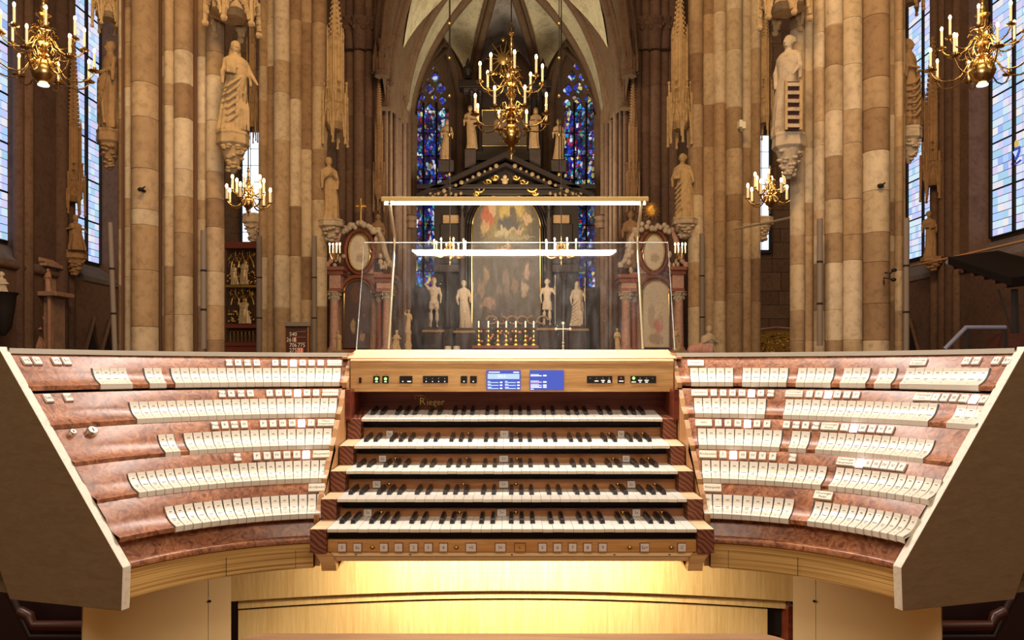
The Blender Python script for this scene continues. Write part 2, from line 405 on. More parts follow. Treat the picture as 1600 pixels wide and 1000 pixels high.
# a stop tab: curved ivory tongue, local x = width (unit), y = outwards, z = up
def tab_mesh(kind):
    mb = MB(); o = .0028
    pts = [(u-o if i < 2 else u-o*.6, z+(o if i > 1 else (0 if i == 0 else o*.7))) for i, (u, z) in enumerate(PROF)]
    back = [(u+.004, z-.003) for u, z in PROF[::-1]]
    poly = pts+back
    mb.prism(poly, -.5, .5, 'x', 0)
    def on(s):   # point on the scoop at arc fraction s
        n = len(pts)-1; k = 1+s*(n-1); i = min(int(k), n-1); f = k-i
        return (pts[i][0]+(pts[i+1][0]-pts[i][0])*f-.0004, pts[i][1]+(pts[i+1][1]-pts[i][1])*f+.0004)
    def bar(x0, x1, s, h, mi):
        a, b = on(s), on(s+h)
        mb.add([(x0, a[0], a[1]), (x1, a[0], a[1]), (x1, b[0], b[1]), (x0, b[0], b[1])], [(0, 1, 2, 3)], mi)
    rr = random.Random(kind)
    bar(-.15, -.02, .79, .03, 1); bar(.03, .16, .79, .03, 1)
    w1 = rr.uniform(.2, .34); bar(-w1, w1, .52, .02, 1)
    if kind % 2: bar(-w1*.7, w1*.6, .45, .018, 1)
    if kind % 3: bar(-.07, .08, .20, .03, 1)
    return mb.mesh('stop_tab', [M['ivory'], M['ink']])
TABS = [tab_mesh(k) for k in range(6)]
def button_geo(w, h, txt, lit=False, two=None, face=None):
    """local: x width, y outwards from the face (towards -y), z along the slope"""
    mb = MB(); d = .0055; b = .0012
    mb.box(-w/2, w/2, -.001, .002, -h/2, h/2, 2)
    v = [(-w/2, 0, -h/2), (w/2, 0, -h/2), (w/2, 0, h/2), (-w/2, 0, h/2), (-w/2+b, -d, -h/2+b), (w/2-b, -d, -h/2+b), (w/2-b, -d, h/2-b), (-w/2+b, -d, h/2-b)]
    mb.add(v, [(0, 1, 5, 4), (1, 2, 6, 5), (2, 3, 7, 6), (3, 0, 4, 7), (4, 5, 6, 7)], 0)
    if txt and not lit:
        if two:
            mb.text(txt, h*.34, lambda x, y: (x, -d-.0003, y+h*.2), 1); mb.text(two, h*.34, lambda x, y: (x, -d-.0003, y-h*.2), 1)
        else: mb.text(txt, h*.36 if len(txt) > 3 else h*.5, lambda x, y: (x, -d-.0003, y), 1)
    return mb
_bm = {}
def button_mesh(w, h, txt, lit, two=None):
    k = (w, h, txt, lit, two)
    if k not in _bm:
        _bm[k] = button_geo(w, h, txt, lit, two).mesh('button', [M['lit'] if lit else (M['label'] if w > .02 else M['pistonw']), M['ink'], M['pistonb']])
    return _bm[k]

ROM = ['I', 'II', 'III', 'IV', 'V', 'P']
AUX = ['Pos', 'R', 'Ant', 'III']
# tiers: tab groups (px of the lip's ends seen from the bench, number of tabs); buttons (px, text, lit); plates (px0, px1, text, second line)
LEFT = [
 dict(tabs=[(156.5, 207, 4), (233.5, 260, 2), (273.6, 530.7, 19)],
      btn=list(zip([357.5, 371.8, 386.4, 401], AUX, [0]*4))+list(zip([430, 443.9, 458.3, 472.7, 487, 501], ['P', 'V', 'IV', 'III', 'II', 'I'], [0, 0, 1, 0, 0, 0])),
      sm=[(40, '+5'), (56.6, '5+'), (87, '+5'), (102.8, '5+')], plates=[(511, 535, 'Positiv', 'Schwellwerk')]),
 dict(tabs=[(213.6, 524.7, 23)], btn=list(zip([346.5, 361, 376.4, 391], AUX, [0]*4))+list(zip([421, 435.5, 450.2, 464.9, 479.6, 493.8], ['P', 'V', 'IV', 'III', 'II', 'I'], [0, 0, 0, 1, 0, 0])),
      sm=[(74, 'Set'), (105, 'Off')], plates=[(503, 529, 'Schwellwerk', None)]),
 dict(tabs=[(258, 282, 2), (295.6, 516.5, 16)], btn=list(zip([335.4, 350.9, 366, 381.3], AUX, [0]*4))+list(zip([411.3, 426.4, 441.5, 456.3, 471.2, 486.3], ['P', 'V', 'IV', 'III', 'II', 'I'], [0, 0, 0, 0, 1, 0])),
      sm=[], plates=[(496, 522.8, 'Haupt', 'Kompensation')]),
 dict(tabs=[(216, 510, 22)], btn=[(370.7, 'Pos', 0)]+list(zip([401.2, 417.2, 432.8, 448.2, 463.5, 478.4], ['P', 'V', 'IV', 'III', 'II', 'I'], [0, 0, 0, 0, 0, 1])),
      sm=[], plates=[(488.5, 515.3, 'Hauptwerk', None)]),
 dict(tabs=[(273.4, 506, 17)], btn=[], sm=[], plates=[(481.5, 508, 'Großpedal', None)])]
RIGHT = [
 dict(tabs=[(1079.7, 1145.7, 5), (1159.2, 1228.7, 5), (1243, 1298, 4), (1312, 1352.4, 3), (1365.6, 1392, 2), (1405.7, 1529.5, 9)], btn=[],
      sm=[(1511.5, '+5'), (1526.9, '5+'), (1558.3, '+5'), (1575.6, '5+')], plates=[(1074, 1100, 'Koppeln', None), (1423.5, 1448.4, 'Chororgel', 'Koppeln')]),
 dict(tabs=[(1085.7, 1194.9, 8), (1223.2, 1450.3, 17), (1479, 1524.6, 3)],
      btn=list(zip([1115.2, 1130, 1144.7, 1159.4, 1174.3, 1189, 1204.5], ROM[:5]+['P', 'Pos'], [0, 0, 0, 0, 1, 0, 0]))+list(zip([1265.2, 1279.6, 1294.3, 1309, 1324, 1338.4], ROM, [0, 0, 1, 0, 0, 0]))+list(zip([1463.2, 1477.2, 1492.3, 1507.1, 1522.7, 1538.8], ROM, [0, 0, 0, 0, 1, 0])),
      sm=[], plates=[(1080, 1106, 'Fernwerk', None), (1227, 1255, 'Chororgel', 'Schwellwerk'), (1429.6, 1456.8, 'Chororgel', 'Solo')]),
 dict(tabs=[(1091.7, 1218, 9), (1231.6, 1259.7, 2), (1273.6, 1443, 13)],
      btn=list(zip([1122.4, 1137.5, 1152.9, 1168, 1183, 1198.7], ROM, [0, 0, 0, 1, 0, 0]))+list(zip([1229.2, 1244.3, 1259.2, 1274.8], ['III', 'Ant', 'R', 'Pos'], [0]*4))+list(zip([1320, 1334.6, 1348.8, 1363.2, 1377.6, 1391.2], ROM, [0, 1, 0, 0, 0, 0])),
      sm=[], plates=[(1086, 1112.8, 'Solo', None), (1283.2, 1310.8, 'Chororgel', 'Positiv')]),
 dict(tabs=[(1098, 1282.7, 13), (1294.8, 1450.8, 12)],
      btn=list(zip([1129.6, 1145.7, 1160.8, 1176.4, 1191.5, 1207.6], ROM, [0, 1, 0, 0, 0, 0]))+[(1238.8, 'Pos', 0)]+list(zip([1344, 1357.3, 1370.3, 1383.6, 1396.2, 1409.8], ROM, [1, 0, 0, 0, 0, 0])),
      sm=[], plates=[(1092, 1120, 'Rückpositiv', None), (1308, 1336, 'Chororgel', 'Hauptwerk')]),
 dict(tabs=[(1100, 1232.9, 9), (1261.2, 1413, 12)], btn=[], sm=[], plates=[(1098.7, 1127.6, 'Kleinpedal', None), (1271.9, 1301.8, 'Chororgel', 'Pedal')])]

def wing(sd, rows):
    fx = (lambda px: px) if sd < 0 else (lambda px: 1600-px)
    # sd=-1 left: wp gives x = sd*(...) with the mirrored axis
    for k, row in enumerate(rows):
        r0, z0 = RT[k], ZT[k]
        top = [(.0745, .0770)] if k else [(.082, .0836)]
        prof = [(r0+u, z0+z) for u, z in PROF]+[(r0+u, z0+z) for u, z in top]
        under = [(r0+.03, z0-.0005), (r0+.0008, z0)]
        tier = sweep(sd, under+[(r, z) for r, z in prof], TH0, lambda r: th_end(r)).build('stop_tier', M['burl'], console, smooth=35)
        # dark strips standing in for the shadow lines round the tabs, then tabs
        for px0, px1, n in row['tabs']:
            a, b = sorted((th_of(fx(px0), r0), th_of(fx(px1), r0)))
            da = .0012/r0
            bed = [(r0+u-.0007, z0+z+.0008) for u, z in PROF[1:]]; bed[-1] = (bed[-1][0]+.0008, bed[-1][1]+.0014)
            sweep(sd, bed, a-da, b+da, 14).build('tab_shadow_strip', M['inkd'], tier, smooth=35)
            wd = (b-a)/n
            for i in range(n):
                th = a+wd*(i+.5)
                o = put('stop_tab', TABS[(i*5+k*3+n) % 6], tier, wp(sd, r0, th, z0))
                s_ = max(0, (math.radians(80)-th)/math.radians(60)); dr = -2*s_/math.radians(60)*(.56-r0)*.157
                o.rotation_euler = (0, 0, sd*(th-PI/2+dr/r0))
                o.scale = (wd*warp(r0, th)*.95, 1-.157*s_*s_, 1)
        # buttons lie on the slope above the tabs
        def place(mesh, name, px, dz, label=None, turn=0):
            rr_ = r0+.060+dz; zz_ = z0+.0625+dz
            th = th_of(fx(px), rr_)
            o = put(name, mesh, tier, wp(sd, rr_, th, zz_), label=label)
            # local -y must face inwards/up: tilt 45 deg
            o.rotation_euler = (-math.radians(44), 0, sd*(th-PI/2))
            return o
        for px, tx, lit in row['btn']:
            place(button_mesh(.0185, .0245, tx, bool(lit)), 'combination_button', px, 0, 'lit white button' if lit else None)
        for px, tx in row['sm']:
            place(button_mesh(.0195, .0245, tx, False), 'combination_button', px, .002)
        for p0, p1, tx, t2 in row['plates']:
            rr_ = r0+.06; a, b = th_of(fx(p0), rr_), th_of(fx(p1), rr_)
            wdt = abs(b-a)*rr_
            place(button_geo(wdt, .0245, tx, False, t2).mesh('label_plate', [M['label'], M['ink'], M['pistonb']]), 'label_plate', (p0+p1)/2, 0, 'cream plate reading '+tx+(' '+t2 if t2 else ''))
        if sd < 0 and k == 2:
            for px, rad, nm in ((108.5, .008, 'key_switch'), (140, .0125, 'rotary_knob')):
                mb = MB().lathe([(rad, 0), (rad, .010), (rad*.82, .013), (rad*.8, .0128)], seg=20)
                mb.lathe([(rad*.78, .011), (rad*.78, .0136)], seg=20, mi=1); mb.box(-.0012, .0012, -rad*.4, rad*.4, .0137, .0142, 2)
                me = mb.mesh(nm, [M['chrome'], M['white'], M['inkd']], 30)
                th = th_of(px, r0+.066); o = put(nm, me, tier, wp(sd, r0+.062, th, z0+.064))
                o.rotation_euler = (math.radians(90-44), 0, sd*(th-PI/2))
    # apron below the lowest tier, lip and laminated fascia
    sweep(sd, [(.452, H-.360), (.440, H-.366), (.420, H-.4045)], TH0, lambda r: th_end(r)).build('burl_apron', M['burl'], console, smooth=30)
    sweep(sd, [(.424, H-.4040), (.410, H-.4060), (.4065, H-.4090), (.4065, H-.4190), (.410, H-.4215)], TH0, lambda r: th_end(r)).build('burl_lip', M['burl'], console, smooth=50)
    sweep(sd, [(.4105, H-.421), (.4105, H-.481), (.60, H-.481)], TH0, lambda r: th_end(r)).build('fascia', M['ply_h'], console, smooth=30)
    a, b = th_of(354, .409), th_of(461.5, .409)
    sweep(sd, [(.4125, H-.4375), (.4085, H-.4375), (.4085, H-.4785), (.4125, H-.4785)], a, b, 12).build('fascia_drawer', M['ply_h'], console, smooth=30)
    for aa in (a, b):
        sweep(sd, [(.4098, H-.4365), (.4098, H-.4795)], aa-.0022, aa+.0022, 1).build('drawer_gap', M['inkd'], console)
    # top rim and lid
    sweep(sd, [(.804, H+.0325), (.800, H+.0325), (.800, H+.0445), (.93, H+.0445), (.93, H+.03)], TH0, lambda r: th_end(r)).build('top_rim', M['greyrail'], console, smooth=30)
    # back shell and pedestal
    sweep(sd, [(.925, H+.035), (.925, H-.50), (.60, H-.50)], TH0, lambda r: th_end(r)).build('back_shell', M['tan'], console, smooth=30)
    a = math.radians(24); b = th_of(361, .60); c = th_of(325.5, .60)
    sweep(sd, [(.60, H-.482), (.60, .06)], a, c-.0009, 24).build('pedestal_panel', M['ped'], console, smooth=30)
    sweep(sd, [(.5995, H-.482), (.5995, .06)], c+.0006, b, 8).build('pedestal_panel', M['ped'], console, smooth=30)
    sweep(sd, [(.6035, H-.482), (.6035, .06)], a, b, 10).build('pedestal_core', M['ped'], console)
    for pz in (770,):
        q = wp(sd, .5965, c+.005, H-(938-575)*1.93/F)
        MB().ball(q, .0035).build('screw', M['black'], console)
    sweep(sd, [(.60, .06), (.62, .06), (.62, 0)], a, b, 10).build('plinth', M['black'], console)
    # inner stepped board that closes the tiers beside the keyboards
    poly = []
    for k in range(4, -1, -1):
        r0, z0 = RT[k]-.004, ZT[k]-.002
        yy = lambda r: CY+math.sqrt(r*r-(.478+CX)**2)
        poly += [(yy(r0+.02 if k < 4 else r0), z0-.0035), (yy(r0), z0-.0035), (yy(r0), z0+.0115), (yy(r0+.012), z0+.017), (yy(r0+.03), z0+.030), (yy(r0+.046), z0+.052), (yy(r0+.070), z0+.0735)]
    poly += [(yy(.80), H+.0445), (yy(.93), H+.0445), (yy(.93), H-.48), (yy(.425), H-.48), (yy(.425), H-.40)]
    MB().prism(poly, sd*.4785, sd*.4655, 'x').build('stepped_end_board', [M['edge']], console)
    # side board
    pl = [(.417, H-.497), (.413, H-.408), (.772, H+.047), (1.03, H+.047), (1.03, H+.0), (.79, H-.40), (.735, H-.506)]
    n0 = (-math.sin(TH0), -math.cos(TH0))   # outward normal of the radial plane
    mb = MB(); off0, off1 = -.002, .0195
    def q(r, z, of):
        x = (-CX+r*math.cos(TH0)) + math.sin(TH0)*of; y = CY+r*math.sin(TH0)-math.cos(TH0)*of
        return (sd*x, y, z)
    n = len(pl); vs = [q(r, z, off0) for r, z in pl]+[q(r, z, off1) for r, z in pl]
    mb.add(vs, [list(range(n))], 0); mb.add(vs, [list(range(n, 2*n))], 1)
    mb.add(vs, [(i, (i+1) % n, n+(i+1) % n, n+i) for i in range(n)], 0)
    # weld
    mb.v = vs; mb.f = [list(range(n)), [n+i for i in range(n)]]+[(i, (i+1) % n, n+(i+1) % n, n+i) for i in range(n)]; mb.m = [0, 1]+[0]*n
    mb.build('side_board', [M['cream'], M['tan']], console, bevel=.0015, label='tan side board with pale lit front edge')
wing(-1, LEFT); wing(1, RIGHT)

# ---- keyboards
YK = [1.757+.0997*k for k in range(5)]
ZK = [H-.3675, H-.3157, H-.2615, H-.2073, H-.1416]
TILT = [.016, .016, .028, .087, .13]
KW = .0235; NK = 36
BLACK = [0, 1, 3, 4, 5]
def white_mesh():
    mb = MB(); w_ = KW*.482
    mb.prism([(0, -.0085), (0, -.0012), (.0012, 0), (.15, 0), (.15, -.0085)], -w_, w_, 'x', 0)
    mb.box(-w_, w_, -.0004, .0002, -.0083, -.0014, 1)
    return mb.mesh('white_key', [M['bone'], M['bonef']])
def black_mesh():
    mb = MB(); b0, b1 = .0058, .0046
    a = [(-b0, .050, 0), (b0, .050, 0), (b1, .0535, .0095), (-b1, .0535, .0095)]
    c = [(-b0, .15, 0), (b0, .15, 0), (b1, .15, .0115), (-b1, .15, .0115)]
    v = a+c+[(-b1*.8, .058, .0112), (b1*.8, .058, .0112), (b1*.8, .15, .0125), (-b1*.8, .15, .0125)]
    mb.add(v, [(0, 1, 2, 3), (0, 4, 5, 1), (1, 5, 6, 2), (3, 7, 4, 0), (3, 2, 9, 8), (2, 6, 10, 9), (8, 9, 10, 11), (3, 8, 11, 7), (4, 7, 11, 10, 6, 5)])
    return mb.mesh('black_key', M['ebony'])
WK, BK = white_mesh(), black_mesh()
def piston(parent, x, y, z, w_, h_, txt, red=False):
    mb = MB(); mb.box(-w_/2-.0016, w_/2+.0016, -.0008, .001, -h_/2-.0016, h_/2+.0016, 2)
    mb.box(-w_/2, w_/2, -.0045, 0, -h_/2, h_/2, 0)
    mb.text(txt, h_*.55, lambda a, b: (a, -.0048, b), 1)
    put('thumb_piston', mb.mesh('thumb_piston', [M['slip'] if red else M['pistonw'], M['inkd'], M['pistonb']]), parent, (x, y, z))
STUD = MB().ball((0, 0, 0), (.0045, .004, .0045)).lathe([(.0062, 0), (.0062, .001)], seg=10).mesh('brass_stud', M['brass'], 40)
def stud(parent, x, y, z):
    o = put('brass_stud', STUD, parent, (x, y-.001, z))
XL = -.423
RAILP = {1: ([(576, 'So', 12), (785, 'S+', 14), (995, 'So', 12)], [597, 719, 807, 974, 1035], 801),
         2: ([(590, 'So', 12), (788, 'S+', 14), (987, 'So', 12)], [609, 725, 807, 966, 1024], 757),
         3: ([(599, 'So', 11), (788, 'S+', 14), (979, 'So', 11)], [619, 730, 809, 959, 1014], 715.5),
         4: ([(610, 'So', 10), (789, 'S+', 13), (971, 'So', 10)], [628, 733, 809, 953, 1005], 674.5)}
for k in range(5):
    y0, z0, tl = YK[k], ZK[k], TILT[k]
    bed = MB().box(XL+.002, -XL-.002, y0+.045, y0+.13, z0-.034, z0-.010)
    kb = bed.build('keyboard', M['felt'], console, label=['lowest keyboard', 'second keyboard from the bottom', 'middle keyboard', 'fourth keyboard from the bottom', 'topmost keyboard'][k])
    for i in range(NK):
        x = XL+KW*(i+.5)
        o = put('white_key', WK, kb, (x, y0, z0+rnd.uniform(-.0004, .0003))); o.rotation_euler = (tl, 0, 0)
        if i % 7 in BLACK and i < NK-1:
            sh = {0: -.0015, 1: .0015, 3: -.002, 4: 0, 5: .002}[i % 7]
            o = put('black_key', BK, kb, (x+KW/2+sh, y0, z0)); o.rotation_euler = (tl, 0, 0)
    # end cheeks
    yb = YK[k+1]+.02 if k < 4 else 2.29
    for sd in (-1, 1):
        zb = (H-.4235 if k == 0 else ZK[k-1]-.001)
        mb = MB(); poly = [(y0-.001, zb), (y0-.001, z0-.001), (yb, z0-.001+(yb-y0)*tl), (yb, zb)]
        x0, x1 = sd*.4625, sd*.4245
        n0 = len(mb.v); mb.prism(poly, x0, x1, 'x', 0)
        # faces: 0,1 sides; 2 front; 3 top, in elm paled for the lamplight on it
        mb.m[2] = 1; mb.m[0] = mb.m[1] = 1; mb.m[3] = 2
        mb.build('cheek_block', [M['endgrain'], M['endgrain'], M['elm_lit'] if k < 4 else M['endgrain']], console, bevel=.0012)
    if k:
        zt = z0-[0, .030, .027, .0267, .028][k]; zb2 = ZK[k-1]-.004
        yr = y0+.035
        rail = MB().box(XL-.001, -XL+.001, yr, yr+.02, zb2, zt).build('piston_rail', M['rail'], console, bevel=.001)
        ps, st, py = RAILP[k]
        zc = (zt+zb2+.006)/2
        for px, tx, wpx in ps: piston(rail, (px-801)*yr/F, yr, zc, wpx*yr/F, .0175, tx)
        for px in st: stud(rail, (px-801)*yr/F, yr, zc)
# key slip with pistons under the lowest keyboard
ys = 1.768
slip = MB().box(-.4245, .4245, ys, ys+.03, H-.4235, H-.396).build('key_slip', M['slip'], console, bevel=.001)
MB().box(-.4245, .4245, ys+.012, ys+.05, H-.3975, H-.378).build('slip_recess', M['felt'], console)
zc = H-(855-575)*ys/F
for px, tx, wpx in [(536, '5', 12), (560, 'So', 12), (601, '0', 12), (624, '1', 12), (647.5, '2', 12), (670.5, '3', 12), (694, '4', 12), (737, '+5', 15.5), (783, 'S+', 15.5), (813.5, 'S-', 16), (848.5, '5', 12), (872, '6', 12), (895.5, '7', 12), (919, '8', 12), (942.5, '9', 12), (1008, 'So+', 13), (1066, 'C', 12)]:
    piston(slip, (px-801)*ys/F, ys, zc, wpx*ys/F, .0175, tx, tx == 'S-')
for px in (583, 714, 985, 1050): stud(slip, (px-801)*ys/F, ys, zc)
# lower moulding
mb = MB().prism([(ys+.004, H-.4235), (ys+.004, H-.434), (ys+.010, H-.4345), (ys+.010, H-.436), (ys+.006, H-.4365), (ys+.012, H-.4475), (ys+.10, H-.4475), (ys+.10, H-.4235)], -.418, .418, 'x')
mb.build('lower_moulding', M['mould'], console)
for px in (557, 642, 801, 961, 1047):
    MB().ball(((px-801)*(ys+.004)/F, ys+.0035, H-.4305), (.003, .001, .0012)).build('screw', M['black'], console)
# scroll brackets below the cheeks
for sd in (-1, 1):
    xa = sd*.4625; pts = []
    poly = [(xa+sd*.004, H-.4240), (sd*.4245, H-.4240)]
    for i in range(9):
        q = i/8*PI/2; poly.append((sd*(.4245-.0215*math.sin(q)), H-.4240-.0415*(1-math.cos(q))))
    poly += [(sd*.4030, H-.4655), (sd*.437, H-.4655)]
    for i in range(7):
        q = i/6*PI/2; poly.append((sd*(.437+.026*(1-math.cos(q))), H-.4655+.0415*math.sin(q)))
    MB().prism(poly, 1.762, 1.90, 'y', 0).build('scroll_bracket', [M['elm']], console, smooth=35)
    mb = MB(); pts = []
    for i in range(9):
        q = i/8*PI/2; pts.append([(sd*(.4030-.022*(1-math.cos(q))), 1.79, H-.4655+.021*math.sin(q)), (sd*(.4030-.022*(1-math.cos(q))), 1.87, H-.4655+.021*math.sin(q)), ])
    MB().grid(pts+[[(sd*.4030, 1.79, H-.4445), (sd*.4030, 1.87, H-.4445)]]).build('bracket_cove', M['elm_lit'], console, smooth=35)
# name board and panel
yp = 2.20
def cp(px, py, Y=yp): return ((px-803)*Y/F, H-(py-575)*Y/F)
x0, x1 = -.463, .463
fb = MB().box(-.455, .455, 2.285, 2.30, H-.16, H-.06).build('name_board', M['red'], console)
for sd in (-1, 1): MB().box(sd*.4655, sd*.452, 2.14, 2.30, H-.145, H-.06).build('name_board_side', M['red'], console)
panel = MB().prism([(2.20, H-.068), (2.20, H+.012), (2.196, H+.017), (2.196, H+.021), (2.203, H+.026), (2.31, H+.026), (2.31, H-.068)], x0, x1, 'x').build('control_panel', M['elm'], console, bevel=.0008)
desk = MB().prism([(2.206, H+.0262), (2.206, H+.029), (2.33, H+.0555), (2.36, H+.0555), (2.36, H+.0262)], -.4735, .4735, 'x').build('console_lid', M['elm_lit'], console, bevel=.0008)
for sd in (-1, 1): MB().prism([(2.22, H+.026), (2.22, H+.032), (2.33, H+.046), (2.33, H+.026)], sd*.476, sd*.492, 'x').build('lid_end', M['edge'], console, bevel=.0008)
def dev(name, px0, px1, py0, py1, m, parent=panel, d=.002, label=None):
    (a, zt), (b, zb) = cp(px0, py0), cp(px1, py1)
    return MB().box(a, b, yp-d, yp+.004, zb, zt).build(name, m, parent, label=label)
def mark(px0, px1, py0, py1, m, mb, d=.0026):
    (a, zt), (b, zb) = cp(px0, py0), cp(px1, py1)
    mb.add([(a, yp-d, zb), (b, yp-d, zb), (b, yp-d, zt), (a, yp-d, zt)], [(0, 1, 2, 3)], m)
dev('slot', 564, 568, 590, 598.5, M['black'])
def lamps(px0, px1, items, nm='switch_block', lab=None):
    mb = MB(); (a, zt), (b, zb) = cp(px0, 587.5), cp(px1, 598.5)
    mb.box(a, b, yp-.002, yp+.004, zb, zt, 0)
    for kind, px, py, s_ in items:
        if kind == 'g': x, z = cp(px, py); mb.ball((x, yp-.002, z), (.0042, .002, .0042), mi=2)
        if kind == 'r': x, z = cp(px, py); mb.ball((x, yp-.002, z), (.0018, .001, .0018), mi=3)
        if kind == 'd': x, z = cp(px, py); mb.ball((x, yp-.002, z), (.0013, .001, .0013), mi=4)
        if kind == 'w': mark(px-s_, px+s_, py-.9, py+.9, 1, mb)
    return mb.build(nm, [M['black'], M['print'], M['green'], M['redled'], M['dot']], panel, label=lab)
for px in (591.5, 605.5):
    lamps(px-5, px+5, [('g', px, 592, 0), ('w', px, 596.4, 2)], 'indicator_button', 'black button with a green light')
    MB().ball((cp(px, 585)[0], yp, cp(px, 585)[1]), .0012).build('pin_hole', M['black'], panel)
lamps(627.5, 647.5, [('w', 632.5, 596, 1), ('w', 642.5, 596, 3)])
lamps(664, 703, [(c_, px, py, .8) for px in (669, 679, 688.5, 698) for c_, py in (('w', 596), ('d', 591.5))])
lamps(723, 733, [('w', 728, 596, 1)]); lamps(737.5, 748, [('w', 742.5, 596, 1)])
lamps(920, 959.5, [('d', px, 591, 0) for px in (925, 935, 945, 954.5)]+[('w', 935, 595.3, 3), ('w', 945, 594.5, 3), ('w', 945, 597, 1.5), ('w', 954.5, 594.5, 2), ('w', 954.5, 597, 2.6)])
lamps(968, 978.5, [('r', 973.5, 591, 0), ('w', 973.5, 595.5, 3.5)], lab='black button with a red light')
lamps(988, 1028, [('g', 993, 591, 0), ('d', 1003, 591, 0), ('d', 1013, 591, 0), ('d', 1022.5, 591, 0), ('w', 993, 596.8, 3.4), ('w', 1003, 594.3, 3.2), ('w', 1003, 597, 1.5), ('w', 1013, 594.3, 3.4), ('w', 1013, 597, 2.2)], lab='black switch block with one green light')
# the two displays
mb = MB(); (a, zt), (b, zb) = cp(763, 578.5), cp(816.5, 609.5)
mb.box(a, b, yp-.002, yp+.004, zb, zt, 0)
mark(765, 814.5, 584, 592.3, 1, mb)
mb.text('2015', .0115, lambda x, y: (cp(787, 588)[0]+x, yp-.0029, cp(787, 588)[1]+y), 2)
mark(766.5, 784, 580.8, 582.4, 2, mb)
mark(805, 814, 580.8, 582.6, 2, mb)
for j, py in enumerate((597.5, 602, 606.8)):
    for px in (765, 792):
        mark(px, px+17, py-.6, py+.9, 1, mb); mark(px, px+4+j, py-2.2, py-1.2, 2, mb); mark(px+19, px+23, py-1.2, py+1, 2, mb)
mb.build('display_screen', [M['screen'], M['screenl'], M['screenw']], panel, label='left blue display with a pale bar and rows of figures')
mb = MB(); (a, zt), (b, zb) = cp(830.5, 578.5), cp(884, 609.5)
mb.box(a, b, yp-.002, yp+.004, zb, zt, 0)
for j, (py, m_) in enumerate(((587, 1), (597, 2), (602, 2), (605, 1))):
    mark(832, 849.5, py-.6, py+.9, m_, mb); mark(832, 845, py-2.2, py-1.4, 1, mb); mark(851.5, 857, py-1.3, py+1, 1, mb)
mark(832, 837, 607.3, 608.6, 1, mb)
mb.build('display_screen', [M['screen'], M['screenw'], M['pinkw']], panel, label='right blue display with few lines of writing')
# gilt maker's lettering on the name board
mb = MB(); q0 = ((663-803)*2.285/F, H-(627.5-575)*2.285/F)
mb.text('R', .031, lambda x, y: (q0[0]+x, 2.2838, q0[1]+y), 0)
mb.text('ieger', .027, lambda x, y: (q0[0]+.012+x, 2.2838, q0[1]-.002+y), 0, 'LEFT')
pt = lambda px, py: ((px-803)*2.285/F, 2.2838, H-(py-575)*2.285/F)
mb.tube([pt(652.5, 624), pt(650, 621.5), pt(649.5, 619), pt(652, 617.6), pt(657, 618), pt(663, 618), pt(667, 619.5), pt(668, 622), pt(666, 624.5), pt(663, 624)], [.0007, .001, .0012, .0012, .0012, .0014, .002, .002, .0014, .0008], 6)
mb.build('gilt_lettering', M['gold'], fb, label='gilt script lettering that begins with a curled R')
# lower front panels (curved in plan)
def cpan(R, ya, z0, z1, half, m, name, label=None, x0=None, x1=None):
    cyc = ya-R; rows = []
    a, b = (x0 if x0 is not None else -half), (x1 if x1 is not None else half)
    for z in (z1, z0): rows.append([(a+(b-a)*i/32, cyc+math.sqrt(R*R-(a+(b-a)*i/32)**2), z) for i in range(33)])
    for z in (z0, z1): rows.append([(a+(b-a)*i/32, cyc+math.sqrt(R*R-(a+(b-a)*i/32)**2)+.02, z) for i in range(33)])
    return MB().grid(rows+[rows[0]]).build(name, m, console, smooth=30, label=label)
cpan(2.75, 2.05, H-.5945, H-.42, .7165, M['elm_v'], 'kick_panel')
cpan(2.75, 2.077, H-.6225, H-.5900, .708, M['elm_v'], 'shelf_edge')
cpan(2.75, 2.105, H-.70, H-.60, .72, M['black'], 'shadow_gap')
cpan(2.75, 2.091, .05, H-.6300, 0, M['elm_v'], 'knee_panel', x0=-.712, x1=.668)
MB().box(.668, .72, 2.10, 2.12, .05, H-.61).build('recess_shade', M['black'], console)  # black sheet painting the shade inside the opening
MB().box(.707, .722, 1.965, 2.1, .05, H-.61).build('recess_side', M['red'], console)
for k, sd in enumerate((-1, 1)):
    MB().box(sd*.7185, sd*.7225, 1.953, 1.957, H-.60, H-.49).build('panel_gap', M['inkd'], console)
# a warm strip lamp under the keybed
MB().box(-.36, .36, 1.83, 1.845, H-.455, H-.4478).build('under_lamp', [M['elm_lit']], console)
area('under_keybed_lamp', (0, 1.842, H-.458), (0, 1.99, H-.60), .66, .012, 7.5, (1, .86, .62))

# ---- organ bench
bench = thing('organ_bench', 'plain brown wooden organ bench with rounded corners below the keyboards', 'bench', (0, 1.4, 0))
hw, r_ = .565, .06; yb0, yb1 = 1.20, 1.61; poly = []
for cx_, cy_, a0_ in ((hw-r_, yb1-r_, 0), (-hw+r_, yb1-r_, 90), (-hw+r_, yb0+r_, 180), (hw-r_, yb0+r_, 270)):
    for i in range(7):
        q = math.radians(a0_+15*i); poly.append((cx_+r_*math.cos(q), cy_+r_*math.sin(q)))
MB().prism(poly, H-.5865, H-.5545, 'z').build('seat', M['bench'], bench, bevel=.006)
for sd in (-1, 1): MB().box(sd*.50, sd*.53, 1.26, 1.56, 0, H-.586).build('leg_board', M['bench'], bench, bevel=.003)
MB().box(-.50, .50, 1.38, 1.41, .25, .34).build('stretcher', M['bench'], bench, bevel=.003)

